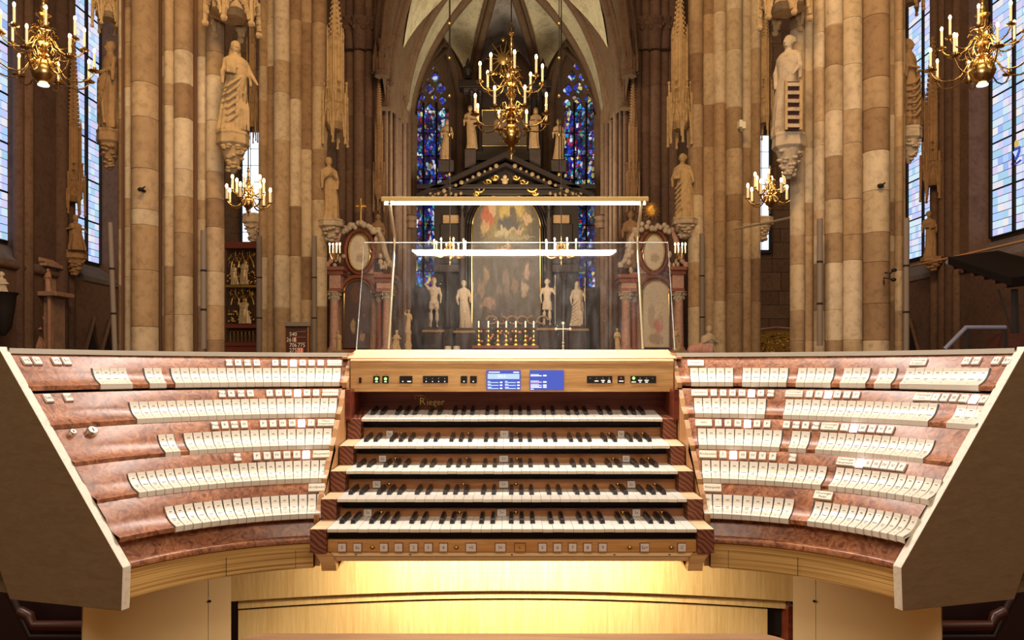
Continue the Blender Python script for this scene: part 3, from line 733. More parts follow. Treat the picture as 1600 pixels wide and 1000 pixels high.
# ---- clear music desk with lamp
mdk = thing('music_desk', 'clear acrylic music desk with thin brass stays and a lamp bar', 'music desk', (0, 2.33, H+.055))
a0, a1 = (557-800)*2.375/F, (1054-800)*2.375/F; b0_, b1_ = (569.5-800)*2.405/F, (1043.5-800)*2.405/F
za, zb_ = H+.056, H+.3925
mb = MB(); th = .006
mb.add([(a0, 2.375, za), (a1, 2.375, za), (b1_, 2.405, zb_), (b0_, 2.405, zb_), (a0, 2.375+th, za), (a1, 2.375+th, za), (b1_, 2.405+th, zb_), (b0_, 2.405+th, zb_)],
       [(0, 1, 2, 3), (4, 7, 6, 5), (0, 4, 5, 1), (1, 5, 6, 2), (2, 6, 7, 3), (3, 7, 4, 0)])
m = mat('acrylic', (1, 1, 1), 0); nt = m.node_tree; nt.nodes.clear()
o_ = nt.nodes.new('ShaderNodeOutputMaterial'); tr = nt.nodes.new('ShaderNodeBsdfTransparent'); tr.inputs[0].default_value = (.95, .95, .95, 1)
gl = nt.nodes.new('ShaderNodeBsdfGlossy'); gl.inputs['Roughness'].default_value = .012; df = nt.nodes.new('ShaderNodeBsdfDiffuse'); df.inputs[0].default_value = (.8, .8, .85, 1)
fr = nt.nodes.new('ShaderNodeFresnel'); fr.inputs[0].default_value = 1.4; m1 = nt.nodes.new('ShaderNodeMixShader'); m2 = nt.nodes.new('ShaderNodeMixShader')
tc = nt.nodes.new('ShaderNodeTexCoord'); nz = nt.nodes.new('ShaderNodeTexNoise'); nz.inputs['Scale'].default_value = 60; nz.inputs['Detail'].default_value = 6
mp = nt.nodes.new('ShaderNodeMapping'); mp.inputs['Scale'].default_value = (1, 1, .25); nt.links.new(tc.outputs['Object'], mp.inputs[0]); nt.links.new(mp.outputs[0], nz.inputs['Vector'])
rp = nt.nodes.new('ShaderNodeValToRGB'); rp.color_ramp.elements[0].position = .4; rp.color_ramp.elements[0].color = (.010, .010, .010, 1); rp.color_ramp.elements[1].position = .75; rp.color_ramp.elements[1].color = (.055, .055, .055, 1)
nt.links.new(nz.outputs[0], rp.inputs[0]); nt.links.new(rp.outputs[0], m1.inputs[0]); nt.links.new(tr.outputs[0], m1.inputs[1]); nt.links.new(df.outputs[0], m1.inputs[2])
nt.links.new(fr.outputs[0], m2.inputs[0]); nt.links.new(m1.outputs[0], m2.inputs[1]); nt.links.new(gl.outputs[0], m2.inputs[2]); nt.links.new(m2.outputs[0], o_.inputs[0])
mc = m.copy(); mc.name = 'acrylic_back'; ng = mc.node_tree; o2 = [n for n in ng.nodes if n.type == 'OUTPUT_MATERIAL'][0]; t2 = [n for n in ng.nodes if n.type == 'BSDF_TRANSPARENT'][0]; ng.links.new(t2.outputs[0], o2.inputs[0])
mb.m = [0, 1, 1, 1, 1, 1]; mb.build('acrylic_sheet', [m, mc], mdk)
M['acedge'] = mat('acrylic_edge', (.55, .58, .56), .2, emit=(.8, .85, .8), es=.05, sample=False)
mb = MB(); mb.tube([(a0, 2.373, za), (b0_, 2.403, zb_), (b1_, 2.403, zb_), (a1, 2.373, za)], .0016, 5); mb.build('sheet_edge', M['acedge'], mdk)
yr = 2.36
for sd, pts in ((-1, [(607, 545), (617, 372), (608.5, 318)]), (1, [(1004.5, 545), (995.5, 368), (1003, 317)])):
    p = [P(*pts[0], yr), P(pts[1][0], pts[1][1], yr), P(*pts[2], 2.10)]
    q = [p[0]+(p[1]-p[0])*i/6 for i in range(6)]+[p[1]-(p[1]-p[0])*.03, p[1]+(p[2]-p[1])*.1]+[p[1]+(p[2]-p[1])*i/4 for i in range(1, 5)]
    MB().tube(q, .0045, 8).build('stay', M['stay'], mdk, smooth=60)
bar = MB(); ba, bb = P(597, 313.5, 2.10), P(1012, 310.5, 2.10)
bar.prism([(2.086, ba.z-.004), (2.086, ba.z+.006), (2.094, ba.z+.010), (2.112, ba.z+.010), (2.118, ba.z+.002), (2.118, ba.z-.004)], ba.x, bb.x, 'x')
for i in range(0): pass
lb = bar.build('lamp_bar', M['brassd'], mdk)
MB().prism([(2.088, ba.z-.0085), (2.088, ba.z-.004), (2.100, ba.z-.004), (2.100, ba.z-.0085)], P(621, 0, 2.1).x, P(986, 0, 2.1).x, 'x').build('lamp_tube', M['tube'], lb)
MB().box(-.352, .368, 2.1181, 2.120, ba.z-.007, ba.z+.0105).build('lamp_diffuser', M['tubeb'], lb)
area('music_lamp', (.008, 2.108, ba.z-.0060), (.008, 2.16, H), .70, .008, 5.5, (1, .93, .82))
# two candle stubs on the lid
for px, lab in ((700, 'left of the two short white candles behind the console lid'), (713.5, 'right of the two short white candles behind the console lid')):
    c = P(px, 548, 24)
    o = thing('altar_candle', lab, 'candle', (c.x, c.y, 0)); MB().lathe([(.11, -.9), (.11, .0), (.10, .14), (.03, .15)], c, 10).build('wax', M['white'], o, smooth=40)
    MB().lathe([(.12, 0), (.11, .06), (.03, .12), (.03, c.z-1.0), (.14, c.z-.92), (.14, c.z-.88)], (c.x, c.y, 0), 10).build('stand', M['iron'], o)
# ------------------------------------------------------------------ the church: shell
def slab(name, x0, x1, y0, y1, z0, z1, m, lab=None): return struct(MB().box(x0, x1, y0, y1, z0, z1).build(name, m), lab)
slab('floor', -24, 24, -6, 72, -.3, 0, M['floor'], 'dark polished stone church floor')
XW = 16.0; ZTOP = 34
def stones(parent, axis, fixed, a0, a1, z0, z1, cw, ch, m, proud=.05, seed=1, skip=None, face=1):
    """courses of squared stones on a wall; axis 'y': wall at x=fixed running along y"""
    r = random.Random(seed); mes = {}
    z = z0; row = 0
    while z < z1-.1:
        h = min(ch*r.choice((.85, 1, 1.15)), z1-z); a = a0-(r.random()*cw*.8)
        while a < a1:
            w_ = cw*r.choice((.7, 1, 1.25)); b0, b1 = max(a, a0), min(a+w_, a1); a += w_
            if b1-b0 < .12 or (skip and skip((b0+b1)/2, z+h/2)): continue
            g = .012
            if 'u' not in mes:
                e = .06
                v = [(-.5, 0, -.5), (.5, 0, -.5), (.5, 0, .5), (-.5, 0, .5), (-.485, -1, -.485), (.485, -1, -.485), (.485, -1, .485), (-.485, -1, .485)]
                mes['u'] = MB().add(v, [(0, 1, 5, 4), (1, 2, 6, 5), (2, 3, 7, 6), (3, 0, 4, 7), (4, 5, 6, 7)]).mesh('stone', m)
            d = proud*r.uniform(.6, 1.2)
            if axis == 'y': o = put('stone', mes['u'], parent, (fixed, (b0+b1)/2, z+h/2)); o.rotation_euler = (0, 0, -PI/2*face)
            else: o = put('stone', mes['u'], parent, ((b0+b1)/2, fixed, z+h/2))
            o.scale = (b1-b0-g, d, h-g)
        z += h; row += 1

for sd, nm in ((-1, 'wall_left'), (1, 'wall_right')):
    zs = H+(3.55 if sd < 0 else 3.75)
    wall = MB()
    X0, X1 = sd*XW, sd*(XW+1.2)
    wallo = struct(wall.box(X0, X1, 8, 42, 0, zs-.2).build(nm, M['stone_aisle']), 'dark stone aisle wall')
    # piers of wall between the windows
    segs = ((8, 21.8), (25.5, 28.0), (31.2, 42)) if sd < 0 else ((8, 22.9), (26.9, 29.2), (32.9, 42))
    for a, b in segs:
        MB().prism([(X0, a), (X0, b), (X1, b+.5 if b < 40 else b), (X1, a-.0)], zs-.25, ZTOP, 'z').build('wall_pier', M['stone_aisle'], wallo)
        if a > 10: stones(wallo, 'y', X0, a, min(b, 36), zs, 17, 1.5, .85, M['stone_aisle'], seed=int(a)+sd, face=-sd)
    stones(wallo, 'y', X0, 21.5, 40, .2, zs-.25, 1.35, .62, M['stone_aisle'], seed=5+sd, face=-sd)
    # wall shafts
    for k, yy in enumerate((24.9, 25.3, 27.2, 27.75) if sd < 0 else (27.6, 28.0, 28.35, 29.0)):
        MB().tube([(X0, yy, 0), (X0, yy, ZTOP)], (.16, .22, .26, .2)[k], 10, cap=False).build('wall_shaft', M['stone_aisle'], wallo, smooth=60)
    MB().tube([(X0-.0*sd, 21, zs-.28), (X0, 27.3, zs-.28)], .13, 8).build('string_course', M['stone_aisle'], wallo, smooth=60)
    # windows
    wins = (((22.0, 23.2), (23.35, 25.75)), ((29.45, 30.1), (30.25, 31.15))) if sd < 0 else (((24.6, 25.5), (25.62, 26.75)), ((29.9, 31.15), (31.35, 32.4)))
    for j, lights in enumerate(wins):
        xg = sd*(XW+.75); y0, y1 = lights[0][0], lights[-1][1]
        zb = H+(4.2 if sd < 0 else 4.55); zt = [26, 26][j] if sd < 0 else [26, 17.6][j]
        win = struct(MB().box(xg, xg+sd*.15, y0-.15, y1+.1, zb-.15, zb).build('window_%d' % ((1 if sd < 0 else 3)+j), M['iron']), 'tall leaded window of pale blue and lilac quarries')
        for li, (a, b) in enumerate(lights):
            top = zt-(0 if li == 0 or sd < 0 else 1.0)
            # mullion and bars
            MB().box(xg-sd*.08, xg+sd*.14, b, b+.12, zb, top+1).build('mullion', M['iron'], win)
            z = zb; bi = 0
            while z < top:
                MB().box(xg-sd*.03, xg+sd*.03, a, b, z-.03, z+.03).build('saddle_bar', M['iron'], win); z += 1.62; bi += 1
            # quarries
            nc = max(2, round((b-a)/.28)); qh = .27; nr = int((top-zb)/qh); qw = (b-a)/nc
            lim = 290//len(lights)
            v = [(-.5, 0, -.5), (.5, 0, -.5), (.5, 0, .5), (-.5, 0, .5), (-.5, .06, -.5), (.5, .06, -.5), (.5, .06, .5), (-.5, .06, .5)]
            me = MB().add(v, [(0, 1, 2, 3), (7, 6, 5, 4), (0, 4, 5, 1), (1, 5, 6, 2), (2, 6, 7, 3), (3, 7, 4, 0)]).mesh('pane', M['quarry'])
            cells = [(r_, c_) for r_ in range(nr) for c_ in range(nc)]
            many = len(cells) > lim
            if many:   # bigger sheets of glass near the top keep the count down: 2x1 cells
                cells = [(r_*1.0, c_) for r_ in range(0, nr) for c_ in range(nc)]
            rest = MB()
            for r_, c_ in cells:
                yc, zc_ = a+qw*(c_+.5), zb+qh*(r_+.5)
                if zc_ > P(0, -30, yc).z: continue
                o = put('pane', me, win, (xg, yc, zc_)); o.rotation_euler = (0, 0, PI/2); o.scale = (qw*.90, .3, qh*.90)
        MB().box(xg+sd*.05, xg+sd*.09, y0, y1, zb, zt+.5).build('lead_backing', M['soot'], win)
        # sloping sill
        za = zb-.02
        MB().prism([(sd*(XW+.9), za), (sd*(XW-.06), zs-.1), (sd*(XW-.06), zs-.28), (sd*(XW+.9), zs-.28)], y0-.8, y1+.55, 'y').build('window_sill', M['sill'], win)
        # reveal at the far side
        if sd > 0 and j == 1:
            MB().prism([(X0, 28.9), (X0, 33.5), (X0+.6, 33.5), (X0+.6, 28.9)], 17.3+H, ZTOP, 'z').build('window_head', M['stone_aisle'], wallo)
    # small blind gables low on the wall
    for i in range(4):
        yy = 29.2+i*1.15 if sd < 0 else 30.6+i*1.1
        mb = MB(); z1 = H+1.9; p0 = (X0-sd*.05, yy-.5, z1-1.3); p1 = (X0-sd*.12, yy, z1); p2 = (X0-sd*.05, yy+.5, z1-1.3)
        mb.tube([p0, p1, p2], .075, 6); mb.tube([p0, (p0[0], p0[1], 0)], .07, 6)
        mb.build('blind_gable', M['stone_aisle'], wallo, smooth=50)
        MB().prism([(yy-.4, 0), (yy+.4, 0), (yy+.4, z1-1.3), (yy, z1-.25), (yy-.4, z1-1.3)], X0-sd*.02, X0+sd*.02, 'x').build('niche', M['iron'], wallo)
slab('wall_back', -26, 26, 66, 66.6, 0, 44, M['stone_dark'], 'dark stone wall behind the apse')
for sd in (-1, 1):   # walls between aisle and apse
    a, b = sorted((sd*7.0, sd*20))
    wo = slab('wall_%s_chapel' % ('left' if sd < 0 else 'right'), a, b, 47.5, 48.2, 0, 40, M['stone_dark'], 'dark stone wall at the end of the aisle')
    a, b = sorted((sd*12.6, sd*17.2)); stones(wo, 'x', 47.5, a, b, .3, 22, 1.7, 1.0, M['stone_dark'], seed=11+sd)
slab('ceiling', -26, 26, 8, 66, 40, 40.5, M['webs'], 'dim plaster vaulting far above')

# ------------------------------------------------------------------ clustered piers
def roll_mesh(kind):
    n = 10; pr = []
    for i in range(n+1):
        a = PI*i/n; x, y = -math.cos(a), -math.sin(a)
        if kind == 'flat': y *= .45
        if kind == 'keel': y = -abs(math.sin(a))**.6
        pr.append((x, y))
    mb = MB(); rows = []
    for z, s_ in ((0, .955), (.012, 1), (.988, 1), (1, .955)): rows.append([(x*s_, y*s_, z) for x, y in pr])
    mb.grid(rows); return mb
ROLL = {}
def pier(name, label, shafts, Y, m, ptop=-60, seed=3, course=(1.0, 2.1), cat='pier', zb=0, zt=None, depth=.42, group=None):
    """shafts: (px0, px1, kind, forward) seen widths at distance Y"""
    r = random.Random(seed); xs = [(a-800)*Y/F for s in shafts for a in s[:2]]; xa, xb = min(xs), max(xs)
    root = thing(name, label, cat, ((xa+xb)/2, Y+.5, zb), group)
    zt = zt or H-(ptop-575)*Y/F
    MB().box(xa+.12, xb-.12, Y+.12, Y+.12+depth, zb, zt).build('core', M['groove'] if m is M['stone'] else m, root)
    cuts = [zb]
    while cuts[-1] < zt: cuts.append(cuts[-1]+r.uniform(*course))
    cuts[-1] = zt
    for si, sft in enumerate(shafts):
        a, b, kind = sft[0], sft[1], sft[2]; fw = sft[3] if len(sft) > 3 else 0
        key = (kind, m.name)
        if key not in ROLL: ROLL[key] = roll_mesh(kind).mesh('stone', m, 40)
        x0, x1 = (a-800)*Y/F, (b-800)*Y/F; rad = (x1-x0)/2
        cc = [zb]
        for i in range(1, len(cuts)-1):
            if r.random() < .93: cc.append(cuts[i]+(0 if r.random() < .6 else r.uniform(-.3, .3)))
        cc.append(zt); cc.sort()
        for z0, z1 in zip(cc, cc[1:]):
            if z1-z0 < .05: continue
            o = put('stone', ROLL[key], root, ((x0+x1)/2, Y+.25-fw, z0))
            o.scale = (rad*1.02, min(rad*1.1, .55)+.05, z1-z0)
    return root
pier('clustered_pier', 'broad clustered sandstone pier at left, behind the left stop jamb', [(176, 194, 'flat'), (192, 211, 'roll', .12), (210, 249, 'roll', .3), (250, 262, 'flat', .15), (260, 278, 'roll', .3), (277, 303, 'keel', .3), (304, 320, 'flat', .1), (319, 346, 'roll', .1)], 16, M['stone'], seed=3, course=(.55, 1.15))
pier('clustered_pier', 'broad clustered sandstone pier at right, behind the right stop jamb', [(1240, 1262, 'roll', .05), (1260, 1275, 'flat', .1), (1273, 1289, 'roll', .2), (1288, 1312, 'keel', .3), (1311, 1343, 'roll', .3), (1343, 1383, 'roll', .35), (1382, 1401, 'flat', .15), (1400, 1415, 'roll', .1), (1413, 1424, 'flat', 0)], 16, M['stone'], seed=8, course=(.55, 1.15))
pier('clustered_pier', 'slimmer clustered pier left of the gilded choir, second from the left', [(402, 417, 'roll', .05), (415, 432, 'flat', .1), (431, 455, 'roll', .4), (455, 472, 'keel', .3), (470, 487, 'flat', .25), (486, 509, 'roll', .1)], 25, M['stone'], seed=5, course=(.9, 1.9))
pier('clustered_pier', 'slimmer clustered pier right of the choir, second from the right', [(1077, 1100, 'roll', .1), (1099, 1116, 'flat', .25), (1114, 1133, 'roll', .3), (1132, 1157, 'roll', .4), (1156, 1175, 'flat', .15), (1174, 1190, 'roll', .1)], 25, M['stone'], seed=6, course=(.9, 1.9))
for sd, lab in ((-1, 'dark clustered pier at the left mouth of the apse'), (1, 'dark clustered pier at the right mouth of the apse')):
    f = (lambda p: p) if sd < 0 else (lambda p: 1585-p)
    sh = []
    for a, b, k, fw in [(524, 541, 'roll', 0), (540, 556, 'flat', .2), (554, 572, 'roll', .5), (571, 584, 'keel', .4), (583, 597, 'roll', .3)]:
        a, b = sorted((f(a), f(b))); sh.append((a, b, k, fw))
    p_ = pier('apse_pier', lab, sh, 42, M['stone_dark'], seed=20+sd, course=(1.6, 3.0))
    mb = MB(); 
    for (a, b, k, fw) in sh:   # leafy capitals
        c = P((a+b)/2, 44, 41.9-fw); rr = (b-a)/2*42/F
        mb.lathe([(rr, -1.2), (rr*1.25, -1.0), (rr*1.3, -.5), (rr*1.75, .2), (rr*1.5, .35), (rr*1.7, .5)], c, 10)
        for i in range(7): q = PI+PI*i/6; mb.ball((c[0]+rr*1.5*math.cos(q), c[1]+rr*1.5*math.sin(q), c[2]-.1+.25*(i % 2)), .16, 6, 4)
    mb.build('leaf_capital', M['stone_dark'], p_, smooth=60)
# second, further group: wall responds that carry the ribs
MIR = 790
def mx(px, sd): return px if sd < 0 else 2*MIR-px
for sd, lab in ((-1, 'slender dark wall shafts left of the left stained window'), (1, 'slender dark wall shafts right of the right stained window')):
    root = thing('wall_respond', lab, 'shafts', P(mx(620, sd), 575, 50))
    for a, b, Y in ((597, 606, 43), (606, 613, 44.5), (613, 622, 46), (622, 628, 48), (628, 635, 50), (634, 642, 54)):
        c = P((mx(a, sd)+mx(b, sd))/2, 0, Y); MB().tube([(c.x, Y, 0), (c.x, Y, P(0, 175, Y).z)], (b-a)/2*Y/F*1.08, 10, cap=False).build('shaft', M['stone_dark'], root, smooth=60)
    a, b = sorted((P(mx(598, sd), 0, 49).x, P(mx(642, sd), 0, 55).x)); MB().box(a, b, 55, 56, 0, P(0, 170, 55).z).build('wall_strip', M['stone_dark'], root)
    mb = MB()
    for px, py in ((mx(640, sd), 345), (mx(626, sd), 345)): c = P(px, py, 52); mb.lathe([(.3, -.5), (.5, -.2), (.35, 0), (.55, .25), (.3, .4)], c, 8)
    mb.build('shaft_ring', M['stone_dark'], root)

# ------------------------------------------------------------------ apse vault
vault = struct(MB().box(-2, 2, 62, 66, 34, 34.3).build('ceiling_apse', M['web']), 'pale ribbed vault of the apse')
def rib(p0, p1, n=22, A=1.18):
    out = []
    for i in range(n+1):
        a = A*i/n; s_ = (1-math.cos(a))/(1-math.cos(A)); h = math.sin(a)/math.sin(A)
        out.append(Vector((p0.x+(p1.x-p0.x)*s_, p0.y+(p1.y-p0.y)*s_, p0.z+(p1.z-p0.z)*h)))
    return out
def web(c0, c1, m, name, sag=.5):
    rows = []
    for t_ in (0, .2, .4, .6, .8, 1):
        rows.append([a.lerp(b, t_)+Vector((0, 0, sag*4*t_*(1-t_))) for a, b in zip(c0, c1)])
    return MB().grid(rows).build(name, m, vault, smooth=80)
boss = P(786, -55, 50)
curves = {}
for sd in (-1, 1):
    A_ = rib(P(mx(641, sd), 195, 56), boss); B_ = rib(P(mx(629, sd), 190, 48), P(790, -85, 48)); C_ = rib(P(mx(604, sd), 170, 42), P(790, -210, 42), A=1.1)
    D_ = rib(P(mx(737, sd), 165, 62), boss, A=1.05); C2 = rib(P(mx(597, sd), 120, 40), P(790, -330, 40), A=1.1)
    curves[sd] = (A_, B_, C_, D_)
    for c, r_, nm in ((A_, .32, 'diagonal_rib'), (B_, .36, 'transverse_rib'), (C_, .38, 'transverse_rib'), (D_, .28, 'diagonal_rib'), (C2, .40, 'wall_rib')):
        mb = MB(); mb.tube(c, r_, 8); off = Vector((0, -.25, .28)); mb.tube([p+off for p in c], r_*.5, 6); mb.tube([p+Vector((sd*.35, .1, .25)) for p in c], r_*.55, 6)
        mb.build(nm, M['rib'], vault, smooth=60)
    web(B_, A_, M['web'], 'vault_web'); web(C_, B_, M['rib'], 'vault_web', .1); fw = lambda i: .5*max(0, 1-(i-6)/7)**1.3
    o_ = Vector((-sd*0, -.3, -.25)); web([C_[i].lerp(B_[i], fw(i))+o_ for i in range(6, 23)], [B_[i].lerp(C_[i], fw(i))+o_ for i in range(6, 23)], M['web'], 'vault_web', .1); web(C2, C_, M['rib'], 'vault_web', .1)
def severy(Wl, m):
    rows = []; n = len(Wl)-1
    for i, w_ in enumerate(Wl): t_ = abs(2*i/n-1); rows.append([p+Vector((0, .05, .12)) for p in rib(w_, boss, 16, .35+.78*t_**1.5)])
    MB().grid(rows).build('vault_web', m, vault, smooth=80)
def wall_arch(a, apex, b, n=8):
    l = [a.lerp(apex, math.sin(PI/2*i/n)) for i in range(n+1)]
    f = lambda p, q, i: Vector((p.x+(q.x-p.x)*(1-math.cos(PI/2*i/n*.85))/(1-math.cos(PI/2*.85)), p.y+(q.y-p.y)*(1-math.cos(PI/2*i/n*.85))/(1-math.cos(PI/2*.85)), p.z+(q.z-p.z)*math.sin(PI/2*i/n*.85)/math.sin(PI/2*.85)))
    return [f(a, apex, i) for i in range(n+1)]+[f(b, apex, i) for i in range(n-1, -1, -1)]
for sd in (-1, 1):
    a, b = P(mx(641, sd), 195, 56), P(mx(737, sd), 165, 62); c = a.lerp(b, .5); c.z = P(0, 62, 59).z
    severy(wall_arch(a, c, b), M['web'])
a, b = P(737, 165, 62), P(mx(737, 1), 165, 62); c = P(790, 70, 62); severy(wall_arch(a, c, b), M['webs'])
# ------------------------------------------------------------------ stained windows of the apse
def on_wall(px, py, sd, off=0):
    """point of the slanting apse wall on the sight line px, py"""
    a, b = P(mx(638, sd), 0, 56), P(mx(739, sd), 0, 62)
    q = (px-800)/F; t_ = (q*a.y-a.x)/((b.x-a.x)-q*(b.y-a.y)); Y = a.y+(b.y-a.y)*t_-off
    return P(px, py, Y)
for sd, nm in ((-1, 'window_5'), (1, 'window_6')):
    pa, pb = P(mx(636, sd), 0, 56.2), P(mx(741, sd), 0, 62.2)
    fr = [on_wall(mx(px, sd), py, sd, -.3) for px, py in ((638, 560), (741, 560), (741, 150), (720, 110), (692, 60), (665, 110), (641, 190), (638, 200))]
    wn = struct(MB().add(fr+[p+Vector((0, .4, 0)) for p in fr], [list(range(8)), [15-i for i in range(8)]]).build(nm, M['rib']), 'tall stained glass window in the slanting %s apse wall' % ('left' if sd < 0 else 'right'))
    # deep moulded arch
    arch = [(717, 560), (719, 160), (716, 135), (707, 100), (691, 66), (672, 92), (655, 130), (645, 180), (642, 560)]
    MB().tube([on_wall(mx(px, sd), py, sd, .15) for px, py in arch], .34, 6).build('window_arch', M['rib'], wn, smooth=60)
    MB().tube([on_wall(mx(px+(2 if px < 690 else 9), sd), py+(8 if 60 < py < 140 else 0), sd, .35) for px, py in arch], .22, 6).build('window_arch', M['rib'], wn, smooth=60)
    L = ((644.5, 660.5), (663, 681), (683.5, 703)) if sd < 0 else ((882, 896), (898.5, 915), (917.5, 935))
    for li, (a, b) in enumerate(L):
        tops = (160, 166, 172) if sd < 0 else (172, 166, 160)
        y_ = tops[li]; k = 0
        while y_ < 452:
            y2 = min(y_+36, 452)
            q = [on_wall(px, py, sd, .0) for px, py in ((a, y2), (b, y2), (b, y_+1.2), (a, y_+1.2))]
            if k == 0: q = q[:2]+[on_wall(b, y_+6, sd), on_wall((a+b)/2, y_-4, sd), on_wall(a, y_+6, sd)]
            n = len(q); MB().add(q+[p+Vector((0, .08, 0)) for p in q], [list(range(n)), [2*n-1-i for i in range(n)]]+[(i, (i+1) % n, n+(i+1) % n, n+i) for i in range(n)]).build('glass_panel', M['stained'], wn)
            y_ = y2; k += 1
    for a in ((661.7, 682.2) if sd < 0 else (897.2, 916.2)):
        p0, p1 = on_wall(a, 452, sd, .12), on_wall(a, 160, sd, .12); MB().tube([p0, p1], .07, 6).build('mullion', M['soot'], wn)
    for k_ in range(8):
        y_ = 172+36*k_; MB().tube([on_wall(L[0][0], y_, sd, .08), on_wall(L[-1][1], y_, sd, .08)], .035, 5).build('saddle_bar', M['soot'], wn)
    tr = ([(671, 105, 6), (663, 122, 6), (680, 121, 6), (655, 141, 5), (670, 139, 7), (688, 138, 7), (649, 158, 5), (660, 152, 3.5), (678, 152, 3.5), (691, 157, 5)] if sd < 0
          else [(902, 102, 6), (894, 119, 6), (911, 119, 6), (888, 141, 7), (904, 137, 7), (919, 134, 5), (886, 162, 6), (903, 158, 5), (897, 152, 3), (918, 155, 5)])
    for px, py, r_ in tr:
        c = on_wall(px, py, sd, .02); ry = r_*58/F; vs = []
        for i in range(16):
            q = 2*PI*i/16; rr = ry*(1+.18*math.cos(4*q)); vs.append((c.x+rr*math.cos(q), c.y, c.z+rr*math.sin(q)))
        MB().add(vs+[(x, y+.08, z) for x, y, z in vs], [list(range(16)), [31-i for i in range(16)]]+[(i, (i+1) % 16, 16+(i+1) % 16, 16+i) for i in range(16)]).build('tracery_light', M['stainedt'], wn)
# tall narrow daylight windows seen between the piers, in the end walls of the aisles
for nm, a, b, y0, y1, Y in (('window_7', 377, 403, 205, 388, 46.8), ('window_8', 1180, 1203, 210, 390, 46.8)):
    p, q = P(a, y1, Y), P(b, y0, Y)
    wn = struct(MB().box(p.x-.2, q.x+.2, Y+.25, Y+.7, p.z-.2, q.z+.6).build(nm, M['iron']), 'bright narrow window seen between the piers')
    n = 7
    for i in range(n):
        for j in range(2):
            x0 = p.x+(q.x-p.x)*j/2; z0 = p.z+(q.z-p.z)*i/n
            MB().box(x0+.03, x0+(q.x-p.x)/2-.03, Y+.15, Y+.22, z0+.02, z0+(q.z-p.z)/n-.03).build('pane', M['daylight'], wn)
